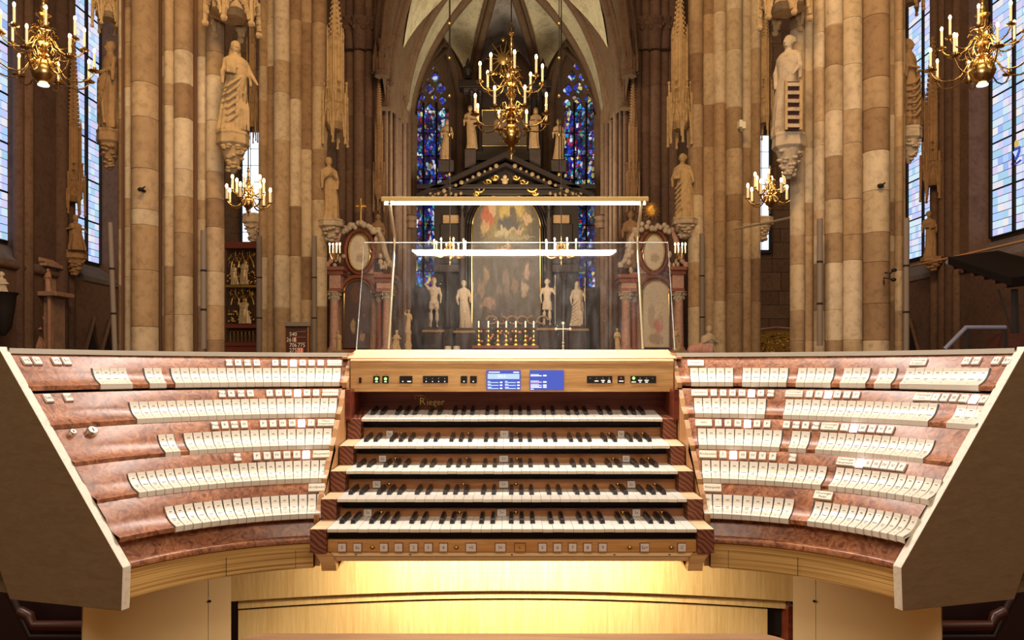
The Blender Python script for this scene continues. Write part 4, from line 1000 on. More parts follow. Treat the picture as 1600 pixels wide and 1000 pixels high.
# ------------------------------------------------------------------ statues
def statue(name, label, px, y0, y1, Y, m, seed=0, pose='robe', turn=0, lean=0, group=None, plinth=0, arms=None, detail=1.0, cat='statue', flip=1, parent=None, wide=1, xoff=0):
    """one continuous carved figure from y1 (feet) up to y0 (crown)"""
    base = P(px, y1, Y); h = (y1-y0)*Y/F; r = random.Random(seed); ph = [r.uniform(0, 6.3) for _ in range(5)]
    mb = MB(); h_ = h/(1.0+plinth)
    zb = plinth*h_
    if plinth: mb.lathe([(h_*.15, 0), (h_*.17, zb*.3), (h_*.13, zb*.45), (h_*.13, zb*.8), (h_*.16, zb)], seg=10)
    T = lambda x, y, z: (x*h_*flip, y*h_, zb+z*h_)
    if pose in ('robe', 'cloak', 'kneel'):
        lv = [(0, .125, .095), (.03, .13, .10), (.12, .118, .09), (.25, .112, .085), (.38, .108, .082), (.5, .10, .078), (.58, .088, .07), (.66, .098, .072), (.74, .112, .072), (.79, .112, .062), (.825, .085, .052), (.845, .035, .035), (.87, .030, .032)]
        if pose == 'cloak': lv = [(z, a*1.18 if z < .8 else a, b*1.15) for z, a, b in lv]
        if pose == 'kneel': lv = [(0, .22, .24), (.08, .23, .25), (.2, .20, .22), (.34, .17, .17), (.46, .15, .14), (.58, .15, .13), (.68, .16, .12), (.74, .13, .10), (.77, .06, .06), (.80, .05, .05)]
        n = 30; rows = []
        for z, a, b in lv:
            row = []; amp = .16*max(0, 1-z/.72)**.7
            sway = .022*math.sin(z*5+ph[4])+lean*z
            for k in range(n):
                q = 2*PI*k/n
                fold = 1+amp*(.55*math.sin(7*q+ph[0]+z*3)+.45*math.sin(11*q+ph[1]-z*4)+.3*math.sin(4*q+ph[2]+z*6))
                row.append(T(a*wide*fold*math.cos(q)+sway, b*fold*math.sin(q), z))
            rows.append(row)
        mb.grid(rows, close=True); mb.add(rows[0], [list(range(n))]); mb.add(rows[-1], [list(range(n))])
        if pose == 'cloak':   # diagonal folds of the mantle
            for j in range(6):
                mb.tube([T(.09, -.075, .62-.01*j), T(.0, -.118, .55-.075*j), T(-.09, -.10, .47-.075*j), T(-.135, -.02, .45-.07*j)], [.010*h_, .017*h_, .015*h_, .008*h_], 7)
            for j in range(4):
                mb.tube([T(.02+.03*j, -.10, .5-.03*j), T(.03+.03*j, -.115, .25), T(.02+.035*j, -.10, .03)], [.006*h_, .016*h_, .014*h_], 6)
        sh = lean*.8+.022*math.sin(4+ph[4]); hz = .925 if pose != 'kneel' else .88
        shz = .79 if pose != 'kneel' else .70
    else:   # standing man, bare legs
        sh = lean*.8; hz = .925; shz = .80
        for s_ in (-1, 1):
            k = 1 if s_ > 0 else .3
            mb.tube([T(s_*.045, .0, .50), T(s_*.055, -.025*k, .38), T(s_*.058, -.03*k, .28), T(s_*.06, -.01, .16), T(s_*.062, .0, .04), T(s_*.07, -.02, .015)], [h_*v for v in (.056, .054, .038, .042, .022, .026)], 9)
            mb.ball(T(s_*.07, -.035, .015), (.022*h_, .05*h_, .016*h_), 8, 5)
        n = 20; rows = []
        lv = [(.44, .085, .06), (.5, .088, .065), (.56, .078, .055), (.62, .073, .052), (.7, .09, .06), (.76, .105, .06), (.80, .10, .05), (.83, .04, .035), (.87, .03, .032)]
        if pose == 'tunic': lv = [(.34, .115, .085), (.36, .11, .08)]+lv
        for z, a, b in lv:
            rows.append([T(a*math.cos(2*PI*k/n)*(1+(.12*math.sin(9*2*PI*k/n) if z < .5 else 0))+lean*z, b*math.sin(2*PI*k/n)*(1+(.12*math.sin(9*2*PI*k/n) if z < .5 else 0)), z) for k in range(n)])
        mb.grid(rows, close=True); mb.add(rows[0], [list(range(n))]); mb.add(rows[-1], [list(range(n))])
        mb.tube([T(-.07, .06, .02), T(-.08, .05, .3)], [.035*h_, .03*h_], 7)   # tree stump behind the leg
        if pose == 'nude': mb.tube([T(-.09, -.02, .50), T(0, -.07, .47), T(.09, -.02, .52)], [.02*h_, .028*h_, .02*h_], 6)
    # head with face, hair
    hs = 1.18 if pose != 'kneel' else 1.6
    hx = sh; f = .055*hs
    mb.ball(T(hx, -.005, hz), (.040*h_*hs, .047*h_*hs, .060*h_*hs), 14, 10)
    mb.tube([T(hx, -.045*hs, hz+.008), T(hx, -.060*hs, hz-.012)], [.006*h_*hs, .011*h_*hs], 6)       # nose
    for s_ in (-1, 1): mb.ball(T(hx+s_*.016*hs, -.044*hs, hz+.016), .006*h_*hs, 6, 4); mb.ball(T(hx+s_*.041*hs, 0, hz), (.006*h_*hs, .012*h_*hs, .015*h_*hs), 6, 4)
    mb.ball(T(hx, -.046*hs, hz-.030*hs), (.014*h_*hs, .008*h_*hs, .006*h_*hs), 6, 4)
    mb.ball(T(hx, .012, hz+.018*hs), (.047*h_*hs, .048*h_*hs, .055*h_*hs), 12, 8)
    if seed % 3 == 0:
        for k in range(7): q = PI*k/6; mb.ball(T(hx+.045*hs*math.cos(q), .0+.02*hs, hz+.01+.045*hs*math.sin(q)), .017*h_*hs, 6, 4)
    if arms == 'veil' or seed % 4 == 1:
        mb.tube([T(hx, .015, hz+.06), T(hx, .035, hz), T(hx, .045, hz-.08), T(hx, .04, hz-.14)], [.03*h_, .056*h_, .07*h_, .085*h_], 10)
    # arms
    sx = .10
    A = {'fold': [[(-sx, 0, shz-.02), (-.135, -.02, .66), (-.05, -.11, .64)], [(sx, 0, shz-.02), (.135, -.02, .65), (.03, -.12, .62)]],
         'up': [[(-sx, 0, shz-.02), (-.17, -.02, .86), (-.10, -.02, .98)], [(sx, 0, shz-.02), (.14, -.01, .65), (.13, -.06, .52)]],
         'down': [[(-sx, 0, shz-.02), (-.14, -.01, .65), (-.12, -.05, .52)], [(sx, 0, shz-.02), (.14, -.02, .66), (.12, -.09, .58)]],
         'spear': [[(-sx, 0, shz-.02), (-.14, -.01, .65), (-.12, -.05, .52)], [(sx, 0, shz-.02), (.17, -.03, .68), (.17, -.08, .80)]],
         'book': [[(-sx, 0, shz-.02), (-.14, -.03, .64), (-.04, -.12, .66)], [(sx, 0, shz-.02), (.15, -.03, .66), (.19, -.10, .56)]],
         'pray': [[(-sx, 0, shz-.02), (-.12, -.06, .62), (-.01, -.15, .72)], [(sx, 0, shz-.02), (.12, -.06, .62), (.01, -.15, .72)]]}
    arms_ = arms if arms in A else 'fold'
    k_ = 1.5 if pose == 'kneel' else 1
    for ch in A[arms_]:
        sc = (lambda p: T(p[0]*k_+sh, p[1]*k_, p[2]*(.9 if pose == 'kneel' else 1)))
        s0, e0, w0 = [sc(c) for c in ch]
        mb.tube([s0, e0, w0], [.036*h_, .028*h_, .017*h_], 9)
        mb.ball(s0, .038*h_, 8, 6); mb.ball(e0, .029*h_, 8, 6); 
        wv = Vector(w0); dv = (wv-Vector(e0)).normalized(); mb.ball(wv+dv*.015*h_, (.016*h_, .014*h_, .018*h_), 7, 5)
        for q in range(4):
            o_ = Vector(((q-1.5)*.007*h_, 0, 0)); mb.tube([wv+dv*.02*h_+o_, wv+dv*.045*h_+o_], [.0052*h_, .004*h_], 5)
        mb.tube([wv+dv*.005*h_, wv+dv*.022*h_+Vector((.018*h_*(1 if ch[0][0] < 0 else -1), 0, 0))], .0055*h_, 5)
        if pose in ('robe', 'cloak'): mb.tube([e0, Vector(e0)+Vector((0, 0, -.13*h_))], [.03*h_, .016*h_], 7)   # hanging sleeve
    if arms == 'spear': mb.tube([T(.18, -.09, 0), T(.18, -.09, 1.02)], .009*h_, 6); mb.ball(T(.18, -.09, 1.04), (.018*h_, .008*h_, .045*h_), 6, 5)
    if arms == 'book': mb.prism([(-.11*h_, zb+.60*h_), (-.01*h_, zb+.60*h_), (-.01*h_, zb+.72*h_), (-.11*h_, zb+.72*h_)], -.15*h_, -.125*h_, 'y')
    if seed % 5 == 2 and pose != 'kneel': mb.tube([T(.15, -.08, 0), T(.17, -.08, .95)], .008*h_, 6)
    me = mb.mesh(name, m, 70)
    o = put(name, me, parent, base); o.rotation_euler = (0, 0, turn)
    rm = o.modifiers.new('carved', 'REMESH'); rm.mode = 'VOXEL'; rm.voxel_size = max(h/(110*detail), .008); rm.use_smooth_shade = True
    sm = o.modifiers.new('smooth', 'SMOOTH'); sm.factor = .5; sm.iterations = 1
    if parent is None: tag(o, label, cat, group)
    elif label: o['label'] = label
    return o

# ------------------------------------------------------------------ gothic tabernacles and consoles on the piers
def canopy(label, px0, px1, y_tip, y_mid, y_low, Y, m, seed=0, ytop=None):
    """spire with crockets above a panelled turret above hanging gables"""
    cx_ = (px0+px1)/2; c = P(cx_, y_low, Y); R_ = (px1-px0)/2*Y/F; root = thing('stone_canopy', label, 'canopy', c)
    z = lambda py: H-(py-575)*Y/F
    zl, zm, zt = z(y_low), z(y_mid), z(y_tip); hb = (zm-zl)
    z1 = zl+hb*.36           # top of the hanging gables
    mb = MB(); mb.lathe([(R_*.72, z1), (R_*.62, z1+.05), (R_*.62, zm-.1), (R_*.75, zm)], (c.x, c.y, 0), 6, a0=PI/6)
    for k in range(6):       # slender buttresses and sunk panels
        q = PI/3*k; x, y = c.x+R_*.66*math.cos(q+PI/6), c.y+R_*.66*math.sin(q+PI/6)
        mb.tube([(x, y, z1), (x, y, zm+R_*.4)], R_*.09, 5); mb.lathe([(R_*.1, 0), (R_*.02, R_*.8)], (x, y, zm+R_*.3), 4)
        q2 = q; xx, yy = c.x+R_*.56*math.cos(q2), c.y+R_*.56*math.sin(q2)
        mb.tube([(xx, yy, z1), (xx, yy, zm-.1)], R_*.05, 4)
    mb.build('turret', m, root)
    g = MB()
    for k in range(6):       # gables: pointed arches with finials, drooping pendants
        q = PI/3*k+PI/6*0; t_ = Vector((-math.sin(q), math.cos(q), 0)); o = Vector((c.x+R_*.92*math.cos(q), c.y+R_*.92*math.sin(q), 0))
        a = o-t_*R_*.48+Vector((0, 0, zl+hb*.05)); b = o+t_*R_*.48+Vector((0, 0, zl+hb*.05)); ap = o+Vector((0, 0, z1-hb*.02)); tp = o+Vector((0, 0, z1+hb*.22))
        am = a.lerp(ap, .55)+Vector((0, 0, hb*.06))-t_*R_*.12; bm_ = b.lerp(ap, .55)+Vector((0, 0, hb*.06))+t_*R_*.12
        g.tube([a, am, ap, bm_, b], R_*.09, 5); g.tube([a, tp, b], R_*.07, 5); g.tube([a-Vector((0, 0, hb*.06)), a+Vector((0, 0, hb*.42))], R_*.1, 5)
        for i in range(4): p_ = a.lerp(tp, .2+.22*i); g.ball(p_, R_*.11, 5, 4); p_ = b.lerp(tp, .2+.22*i); g.ball(p_, R_*.11, 5, 4)
        g.ball(a-Vector((0, 0, hb*.05)), R_*.15, 6, 5); g.ball(tp, R_*.14, 6, 5)
    g.lathe([(R_*.55, zl+hb*.14), (R_*.95, zl+hb*.2), (R_*.95, z1), (R_*.7, z1+hb*.03)], (c.x, c.y, 0), 6, a0=0)
    g.build('hanging_gables', m, root)
    s = MB(); hsp = zt-zm; s.lathe([(R_*.5, zm), (R_*.1, zt)], (c.x, c.y, 0), 6)
    n = max(6, int(hsp/(R_*.42)))
    for i in range(n):
        f_ = i/n; rr = R_*(.52-.4*f_)
        for k in range(6): q = PI/3*k; s.ball((c.x+rr*math.cos(q)*1.15, c.y+rr*math.sin(q)*1.15, zm+hsp*f_), (R_*.1, R_*.1, R_*.13), 5, 4)
    s.ball((c.x, c.y, zt), R_*.2, 6, 5)
    s.build('crocketed_spire', m, root); return root
def corbel(label, px, y0, y1, wpx, Y, m, seed=1):
    c = P(px, y1, Y); h = (y1-y0)*Y/F; R_ = wpx/2*Y/F; r = random.Random(seed)
    root = thing('stone_corbel', label, 'corbel', c)
    MB().lathe([(R_*.75, h*.62), (R_*.98, h*.7), (R_*.95, h*.9), (R_*1.0, h*.95), (R_*.95, h)], c, 8, a0=PI/8).build('slab', m, root, bevel=.01)
    mb = MB(); mb.lathe([(R_*.12, 0), (R_*.35, h*.15), (R_*.55, h*.4), (R_*.78, h*.64)], c, 12)
    for i in range(26): q = r.uniform(PI, 2*PI); zz = r.uniform(.05, .62); rr = R_*(.2+.9*zz); mb.ball((c.x+rr*math.cos(q), c.y+rr*math.sin(q), c.z+zz*h), (R_*.2, R_*.16, R_*.12), 6, 5)
    o = mb.build('carved_leafwork', m, root, smooth=60); return root
S1 = M['carve']; SD = M['carve_dark']; SG = M['carve_grey']
# left pier: veiled woman on its right-hand side
statue('stone_statue', 'large veiled stone statue on a corbel right of the left broad pier', 366, 64, 210, 15.6, S1, 5, 'cloak', .55, arms='book', detail=1.2, flip=1)
corbel('large carved corbel carrying the veiled statue', 364, 208, 272, 52, 15.6, S1, 2)
canopy('overhanging canopy cut by the top edge, above the veiled statue', 324, 402, -160, -60, 46, 15.7, S1)
statue('stone_statue', 'large curly-haired stone statue beside a gridiron, left of the right broad pier', 1229, 57, 212, 15.6, SG, 3, 'robe', -.9, arms='down', detail=1.2, wide=1.15)
corbel('large carved corbel carrying the statue with the gridiron', 1232, 210, 280, 52, 15.6, SG, 4)
canopy('overhanging canopy cut by the top edge, above the statue with the gridiron', 1190, 1262, -160, -70, 36, 15.7, S1)
# the gridiron itself
gi = thing('gridiron', 'upright stone gridiron held beside the curly-haired statue', 'gridiron', P(1240, 205, 15.2))
c0, c1 = P(1228, 203, 15.2), P(1251, 126, 15.2); mb = MB()
for x in (c0.x, c1.x): mb.box(x-.025, x+.025, 15.17, 15.23, c0.z, c1.z)
mb.build('frame', S1, gi); 
for i in range(6): z = c0.z+(c1.z-c0.z)*(i+.3)/6; MB().box(c0.x, c1.x, 15.18, 15.22, z, z+.07).build('bar', SG, gi)
MB().box(c0.x, c1.x, 15.24, 15.26, c0.z, c1.z).build('backing', M['board'], gi)
# half hidden statues on the outer flanks of the broad piers
statue('stone_statue', 'weathered statue half hidden at the outer left edge of the left broad pier', 172, 66, 204, 16.6, SD, 7, 'cloak', -.8, arms='fold')
corbel('carved corbel on the outer left edge of the left broad pier', 172, 204, 266, 40, 16.6, SD, 3)
canopy('canopy fragment high on the outer left edge of the left broad pier', 148, 190, -140, -60, 45, 16.6, S1)
statue('stone_statue', 'dark statue half hidden at the outer right edge of the right broad pier', 1420, 62, 200, 16.6, SD, 8, 'cloak', .8, arms='fold')
corbel('rounded carved corbel on the outer right edge of the right broad pier', 1420, 200, 256, 40, 16.6, SG, 6)
canopy('canopy fragment high on the outer right edge of the right broad pier', 1402, 1440, -140, -60, 18, 16.6, SD)
# second piers: slender canopies with figures
canopy('tall crocketed canopy on the inner flank of the slimmer left pier', 505, 543, -20, 62, 226, 25, S1)
statue('stone_statue', 'small robed statue under the tall canopy on the slimmer left pier', 516, 246, 345, 25, S1, 4, 'robe', .5, arms='pray')
corbel('carved corbel under the small robed statue of the slimmer left pier', 518, 344, 380, 42, 25, SG, 7)
canopy('tall crocketed canopy on the inner flank of the slimmer right pier', 1044, 1080, -20, 60, 226, 25, S1)
statue('stone_statue', 'small bearded statue under the tall canopy on the slimmer right pier', 1068, 240, 345, 25, S1, 6, 'cloak', -.5, arms='book')
corbel('carved corbel under the bearded statue of the slimmer right pier', 1070, 342, 374, 42, 25, SG, 8)
canopy('narrow crocketed canopy on the outer flank of the slimmer right pier', 1183, 1207, 0, 62, 214, 25.3, S1)
canopy('narrow crocketed canopy on the outer flank of the slimmer left pier', 383, 402, -10, 70, 220, 25.3, SD)
corbel('weathered corbel on the outer flank of the slimmer right pier', 1191, 340, 378, 34, 25.3, SG, 9)
corbel('weathered corbel on the outer flank of the slimmer left pier', 396, 335, 380, 34, 25.3, SG, 10)
# apse piers
canopy('dark slender canopy left of the apse, high on the wall shafts', 583, 601, 108, 200, 330, 41, SD)
canopy('dark slender canopy right of the apse, high on the wall shafts', 979, 999, 108, 200, 330, 41, SD)
statue('stone_statue', 'dim statue below the slender canopy left of the apse', 592, 335, 405, 40.5, SD, 9, 'robe', .2)
statue('stone_statue', 'dim statue below the slender canopy right of the apse', 987, 330, 420, 40.5, SD, 12, 'robe', -.2)
# aisle wall figures
canopy('dark canopy on the left aisle wall above a seated statue', 100, 130, 60, 200, 335, 27.5, M['carve_dark'])
statue('stone_statue', 'ochre statue of a hunched figure on the left aisle wall', 119, 335, 392, 27.3, SD, 13, 'kneel', .4, arms='book')
corbel('round dark corbel under the hunched statue on the left aisle wall', 118, 392, 432, 34, 27.5, SD, 11)
canopy('dark canopy on the right aisle wall above a small statue', 1441, 1474, 60, 160, 312, 28.6, M['carve_dark'])
statue('stone_statue', 'small ochre statue on the right aisle wall before the tall window', 1453, 330, 402, 28.5, SD, 15, 'robe', -.3, arms='fold')
corbel('dark corbel under the small statue on the right aisle wall', 1456, 402, 424, 34, 28.3, SD, 12)

# ------------------------------------------------------------------ chandeliers
def arm_geo(R, drop):
    a = [(.05, .02), (.10, .12), (.19, .17), (.28, .10), (.33, -.04), (.40, -.20), (.54, -.32), (.72, -.33), (.88, -.24), (.97, -.10), (1.0, 0)]
    return [(x*R, 0, z*drop) for x, z in a]
def chandelier(label, px, py_globe, Y, globe_px, tiers, top_py, ch=25, elec=False, power=60, group=None, small=False):
    s = Y/F; c = P(px, py_globe, Y); root = thing('brass_chandelier', label, 'chandelier', c, group)
    zt = H-(top_py-575)*s-c.z; g = globe_px*s
    mb = MB(); mb.lathe([(g*.1, -g*1.1-.0), (g*.35, -g*.95), (g*.75, -g*.66), (g, 0), (g*.8, g*.6), (g*.4, g*.92), (g*.3, g*1.1)], (0, 0, 0), 20)
    if not elec: mb.lathe([(g*.05, -g*2.4), (g*.16, -g*2.2), (g*.1, -g*1.9), (g*.35, -g*1.5), (g*.18, -g*1.2), (g*.35, -g*1.02)], (0, 0, 0), 12)
    put('globe', mb.mesh('globe', M['brass'], 50), root, c)
    if elec: put('lens', MB().lathe([(g*.42, -g*1.14), (g*.42, -g*1.05)], seg=16).mesh('lens', mat('lens_'+label[:4], (1, .9, .7), .5, emit=(1, .9, .7), es=6, sample=False)), root, c)
    mb = MB(); pr = []; z = g; i = 0; zst = zt if zt < 90*s*2.2 else (tiers[-1][2]+62)*s
    w_ = [.30, .5, .28, .42, .22, .6, .3, .36, .24]
    while z < zst: pr.append((g*w_[i % 9]*(1 if z < zst*.7 else .6), z)); z += g*.26; i += 1
    pr.append((g*.1, zst)); pr.append((g*.06, zst+g*.4)); mb.lathe(pr, (0, 0, 0), 12)
    put('baluster_stem', mb.mesh('baluster_stem', M['brass'], 60), root, c)
    zc = H+620*s-c.z; put('suspension_rod', MB().tube([(0, 0, zst), (0, 0, zc)], max(.9*s, .008), 6).mesh('suspension_rod', M['iron']), root, c)
    for (n, Rpx, zpx, a0) in tiers:
        R = Rpx*s; zz = zpx*s; seg = 8 if not small else 5
        am = MB().tube(arm_geo(R, R*.75), [max(1.15*s, .006)]*11, seg)
        am.ball((R*.19, 0, R*.13), R*.035, 6, 5); am.tube([(R*.28, 0, R*.08), (R*.24, 0, R*.2), (R*.32, 0, R*.26), (R*.36, 0, R*.18)], max(.8*s, .005), 5)
        am.lathe([(R*.02, -.01*R), (R*.12, .01*R), (R*.13, .03*R), (R*.03, .03*R)], (R, 0, 0), 12); am.lathe([(R*.035, .02*R), (R*.045, .1*R), (R*.03, .11*R)], (R, 0, 0), 8)
        ame = am.mesh('arm', M['brass'], 60)
        cw = max(1.9*s, .012)*(1 if not small else .62); cme = MB().lathe([(cw, 0), (cw, ch*s), (cw*.5, ch*s*1.02)], seg=8).mesh('candle', M['candle'], 50)
        fme = MB().ball((0, 0, 0), (cw*1.15, cw*1.15, cw*2.1), 8, 6).mesh('flame', M['flame'], 180)
        for k in range(n):
            q = a0+2*PI*k/n; x, y = R*math.cos(q), R*math.sin(q)
            arm = put('arm', ame, root, c+Vector((0, 0, zz)), rz=q)
            # candle and flame are sub-parts of the arm, in its turned frame
            for nm, me, dz in (('candle', cme, R*.06), ('flame', fme, R*.06+ch*s*1.02+cw*1.6)):
                o = bpy.data.objects.new(nm, me); COL.objects.link(o); o.parent = arm; o.location = (R, 0, dz)
    pl = point('chandelier_glow', c+Vector((0, -.2, (tiers[0][2]+ch*1.6)*s)), power, (1, .62, .28), .35*tiers[0][1]*s); pl.parent = root; pl.location = (0, 0, (tiers[0][2]+ch*1.2)*s)
    # fine ornament around the stem
    mb = MB()
    for (n, Rpx, zpx, a0) in tiers:
        for k in range(n):
            q = a0+PI/n+2*PI*k/n; R = Rpx*s*.22; x, y = math.cos(q), math.sin(q); zz = (zpx+6)*s
            mb.tube([(x*g*.3, y*g*.3, zz), (x*R*1.3, y*R*1.3, zz+R*.5), (x*R*1.5, y*R*1.5, zz+R*1.2), (x*R, y*R, zz+R*1.5), (x*R*.8, y*R*.8, zz+R)], max(.6*s, .004), 5)
    put('scrollwork', mb.mesh('scrollwork', M['brass'], 60), root, c)
    return root
chandelier('great two-tiered brass chandelier hanging before the apse', 799, 211, 24, 17, [(8, 59, 24, .35), (8, 49, 80, .1)], 42, 23, power=100)
chandelier('brass chandelier with large globe at the upper left corner', 68, 112, 14, 19, [(8, 72, 6, .25), (8, 56, 46, .6)], -40, 26, True, power=60)
chandelier('brass chandelier with large globe at the upper right corner', 1535, 112, 14, 19, [(8, 73, 8, .5), (8, 56, 48, .15)], -40, 26, True, power=60)
chandelier('small brass chandelier in the left gap between the piers', 388, 318, 22, 8.5, [(7, 33, 1, .2), (6, 24, 18, .6)], 262, 16, power=45)
chandelier('small brass chandelier in the right gap between the piers', 1203, 314, 22, 8.5, [(7, 34, 3, .4), (6, 24, 20, .1)], 258, 16, power=45)
for px, lb in ((703, 'left of the two tiny brass chandeliers before the high altar'), (877, 'right of the two tiny brass chandeliers before the high altar')):
    chandelier(lb, px, 402, 48, 5, [(8, 25, 6, .3)], 368, 15, power=45, small=True)
    root = bpy.data.objects['brass_chandelier']; 
# gilt balls on the suspension rods of the two altar chandeliers
for px, nm in ((702, 'left'), (873.5, 'right')):
    r_ = thing('suspension_chain', 'thin dark chain with gilt balls, %s of the great chandelier' % nm, 'chain', P(px, 30, 30))
    MB().tube([P(px, -40, 30), P(px, 275, 30)], .022, 5).build('chain', M['iron'], r_)
    for py in (37, 91, 150, 211, 273): c = P(px, py, 30); put('gilt_ball', MB().ball((0, 0, 0), .075, 10, 8).mesh('gilt_ball', M['gold'], 180), r_, c)
# sconces beside the side altars
for px, py, lb in ((524, 394, 'candle sconce at the left edge of the left side altar'), (1062, 394, 'candle sconce at the right edge of the right side altar')):
    Y = 31; s = Y/F; c = P(px, py, Y); root = thing('wall_sconce', lb, 'sconce', c); mb = MB(); mb.tube([(c.x, c.y, c.z-12*s), (c.x, c.y, c.z)], 1.5*s, 6)
    for dx in (-8, -3, 3, 8):
        x = c.x+dx*s; MB().tube([(c.x, c.y, c.z-8*s), (c.x+dx*.6*s, c.y-.05, c.z-11*s), (x, c.y-.1, c.z-2*s)], .9*s, 5).build('arm', M['brass'], root)
        put('candle', MB().lathe([(.9*s, 0), (.9*s, 11*s)], seg=6).mesh('candle', M['candle']), root, (x, c.y-.1, c.z-2*s))
        put('flame', MB().ball((0, 0, 0), (1.3*s, 1.3*s, 2.4*s), 6, 5).mesh('flame', M['flame']), root, (x, c.y-.1, c.z+12*s))
    mb.build('back_stem', M['brass'], root); pl = point('sconce_glow', c, 20, (1, .66, .34), .1); pl.parent = root; pl.location = (0, -.3, 10*s)
# ------------------------------------------------------------------ altars
def px_box(mb, x0, x1, y0, y1, Ya, Yb, mi=0, Yr=None):
    Yr = Yr or Ya; a, b = P(x0, y1, Yr), P(x1, y0, Yr); mb.box(a.x, b.x, Ya, Yb, a.z, b.z, mi); return mb
def arch_poly(x0, x1, y0, y1, n=12, grow=0, flat=1.0):
    """arch-topped outline in pixels"""
    r_ = (x1-x0)/2; cx_ = (x0+x1)/2; yc = y0+r_*flat
    return [(x0-grow, y1+grow), (x1+grow, y1+grow)]+[(cx_+(r_+grow)*math.cos(PI*i/n), yc-(r_*flat+grow)*math.sin(PI*i/n)) for i in range(n+1)]
def flat_poly(pp, Y, th, m, name, parent, lab=None, local=False):
    pts = [P(x, y, Y) for x, y in pp]; n = len(pts)
    xs = [p.x for p in pts]; zs = [p.z for p in pts]; c = Vector(((min(xs)+max(xs))/2, Y, (min(zs)+max(zs))/2)); sx, sz = (max(xs)-min(xs))/2, (max(zs)-min(zs))/2
    if local:
        vs = [((p.x-c.x)/sx, 0, (p.z-c.z)/sz) for p in pts]; vs += [(x, th, z) for x, _, z in vs]
    else: vs = [tuple(p) for p in pts]+[(p.x, Y+th, p.z) for p in pts]
    mb = MB().add(vs, [list(range(n)), [2*n-1-i for i in range(n)]]+[(i, (i+1) % n, n+(i+1) % n, n+i) for i in range(n)])
    if local:
        o = put(name, mb.mesh(name, m), parent, c, label=lab); o.scale = (sx, 1, sz); return o
    return mb.build(name, m, parent, label=lab)
def frame(pp, Y, rpx, m, name, parent, close=True, seg=6, lab=None):
    pts = [P(x, y, Y) for x, y in pp]+([P(*pp[0], Y)] if close else [])
    return MB().tube(pts, rpx*Y/F, seg).build(name, m, parent, smooth=60, label=lab)
def column(parent, px, y0, y1, wpx, Y, ms, mc, zbase=True):
    s = Y/F; c = P(px, y1, Y); h = (y1-y0)*s; r_ = wpx/2*s
    MB().lathe([(r_*1.4, 0), (r_*1.4, h*.03), (r_*1.15, h*.05), (r_, h*.08), (r_*.86, h*.84)], c, 14).build('column_shaft', ms, parent, smooth=50)
    mb = MB().lathe([(r_*.86, h*.84), (r_*1.0, h*.86), (r_*1.05, h*.9), (r_*1.45, h*.98), (r_*1.6, h*.985), (r_*1.6, h)], c, 12)
    for row in range(2):
        for k in range(10):
            q = 2*PI*k/10+row*.3; mb.ball((c.x+r_*(1.1+.3*row)*math.cos(q), c.y+r_*(1.1+.3*row)*math.sin(q), c.z+h*(.89+.06*row)), (r_*.2, r_*.2, r_*.28), 6, 4)
    mb.build('capital', mc, parent, smooth=60)
BM, BL = M['marble_black'], M['marble_blackl']
YA = 54
al = thing('high_altar', 'towering black marble high altar with pediment and large arched painting in the apse', 'altar', P(790, 545, YA))
px_box(MB(), 640, 940, 446, 603, YA+1.4, YA+2.2, Yr=YA).build('lower_wall', BL, al)
px_box(MB(), 690, 892, 514, 603, YA-.3, YA+1.5, Yr=YA).build('altar_base', BL, al, bevel=.05)
px_box(MB(), 676, 906, 300, 515, YA+1.0, YA+1.6, Yr=YA).build('back_wall', BM, al)
for a, b in ((676, 731), (850, 906)):
    px_box(MB(), a, b, 412, 424, YA+.3, YA+1.2, Yr=YA).build('string_moulding', BL, al, bevel=.04)
    px_box(MB(), (a+b)/2-13, (a+b)/2+13, 333, 346, YA+.6, YA+1.2, Yr=YA).build('lintel_block', M['carve_dark'], al, bevel=.04)
    px_box(MB(), a+10, b-10, 346, 410, YA+.8, YA+1.2, Yr=YA).build('side_panel', M['marble_black'], al, bevel=.04)
for px in (722, 858): column(al, px, 308, 510, 11, YA+.3, BL, BM)
for px in (699, 881): column(al, px, 425, 512, 8, YA+.7, BL, BL)
# pediment, entablature
mb = MB(); px_box(mb, 655, 928, 297, 305, YA-.2, YA+1.2, Yr=YA); px_box(mb, 652, 931, 290, 297, YA-.5, YA+1.2, Yr=YA); mb.build('entablature', BM, al, bevel=.04)
mb = MB()
for sd in (-1, 1):
    f = lambda x: 790+sd*(x-790)
    for (p, q, t_) in (((652, 305), (790, 240), 9), ((672, 312), (790, 257), 5)):
        a, b = (f(p[0]), p[1]), (f(q[0]), q[1]); pts = [P(a[0], a[1], YA), P(b[0], b[1], YA), P(b[0], b[1]+t_, YA), P(a[0], a[1]+t_*.8, YA)]
        mb.prism([(v.x, v.z) for v in pts], YA-.5, YA+1.2)
mb.build('raking_cornice', BM, al)
px_box(MB().prism([(P(665, 0, YA).x, P(0, 305, YA).z), (P(915, 0, YA).x, P(0, 305, YA).z), (P(790, 0, YA).x, P(0, 250, YA).z)], YA+.5, YA+1.2), 730, 850, 295, 330, YA+.6, YA+1.2, Yr=YA).build('tympanum', BM, al)
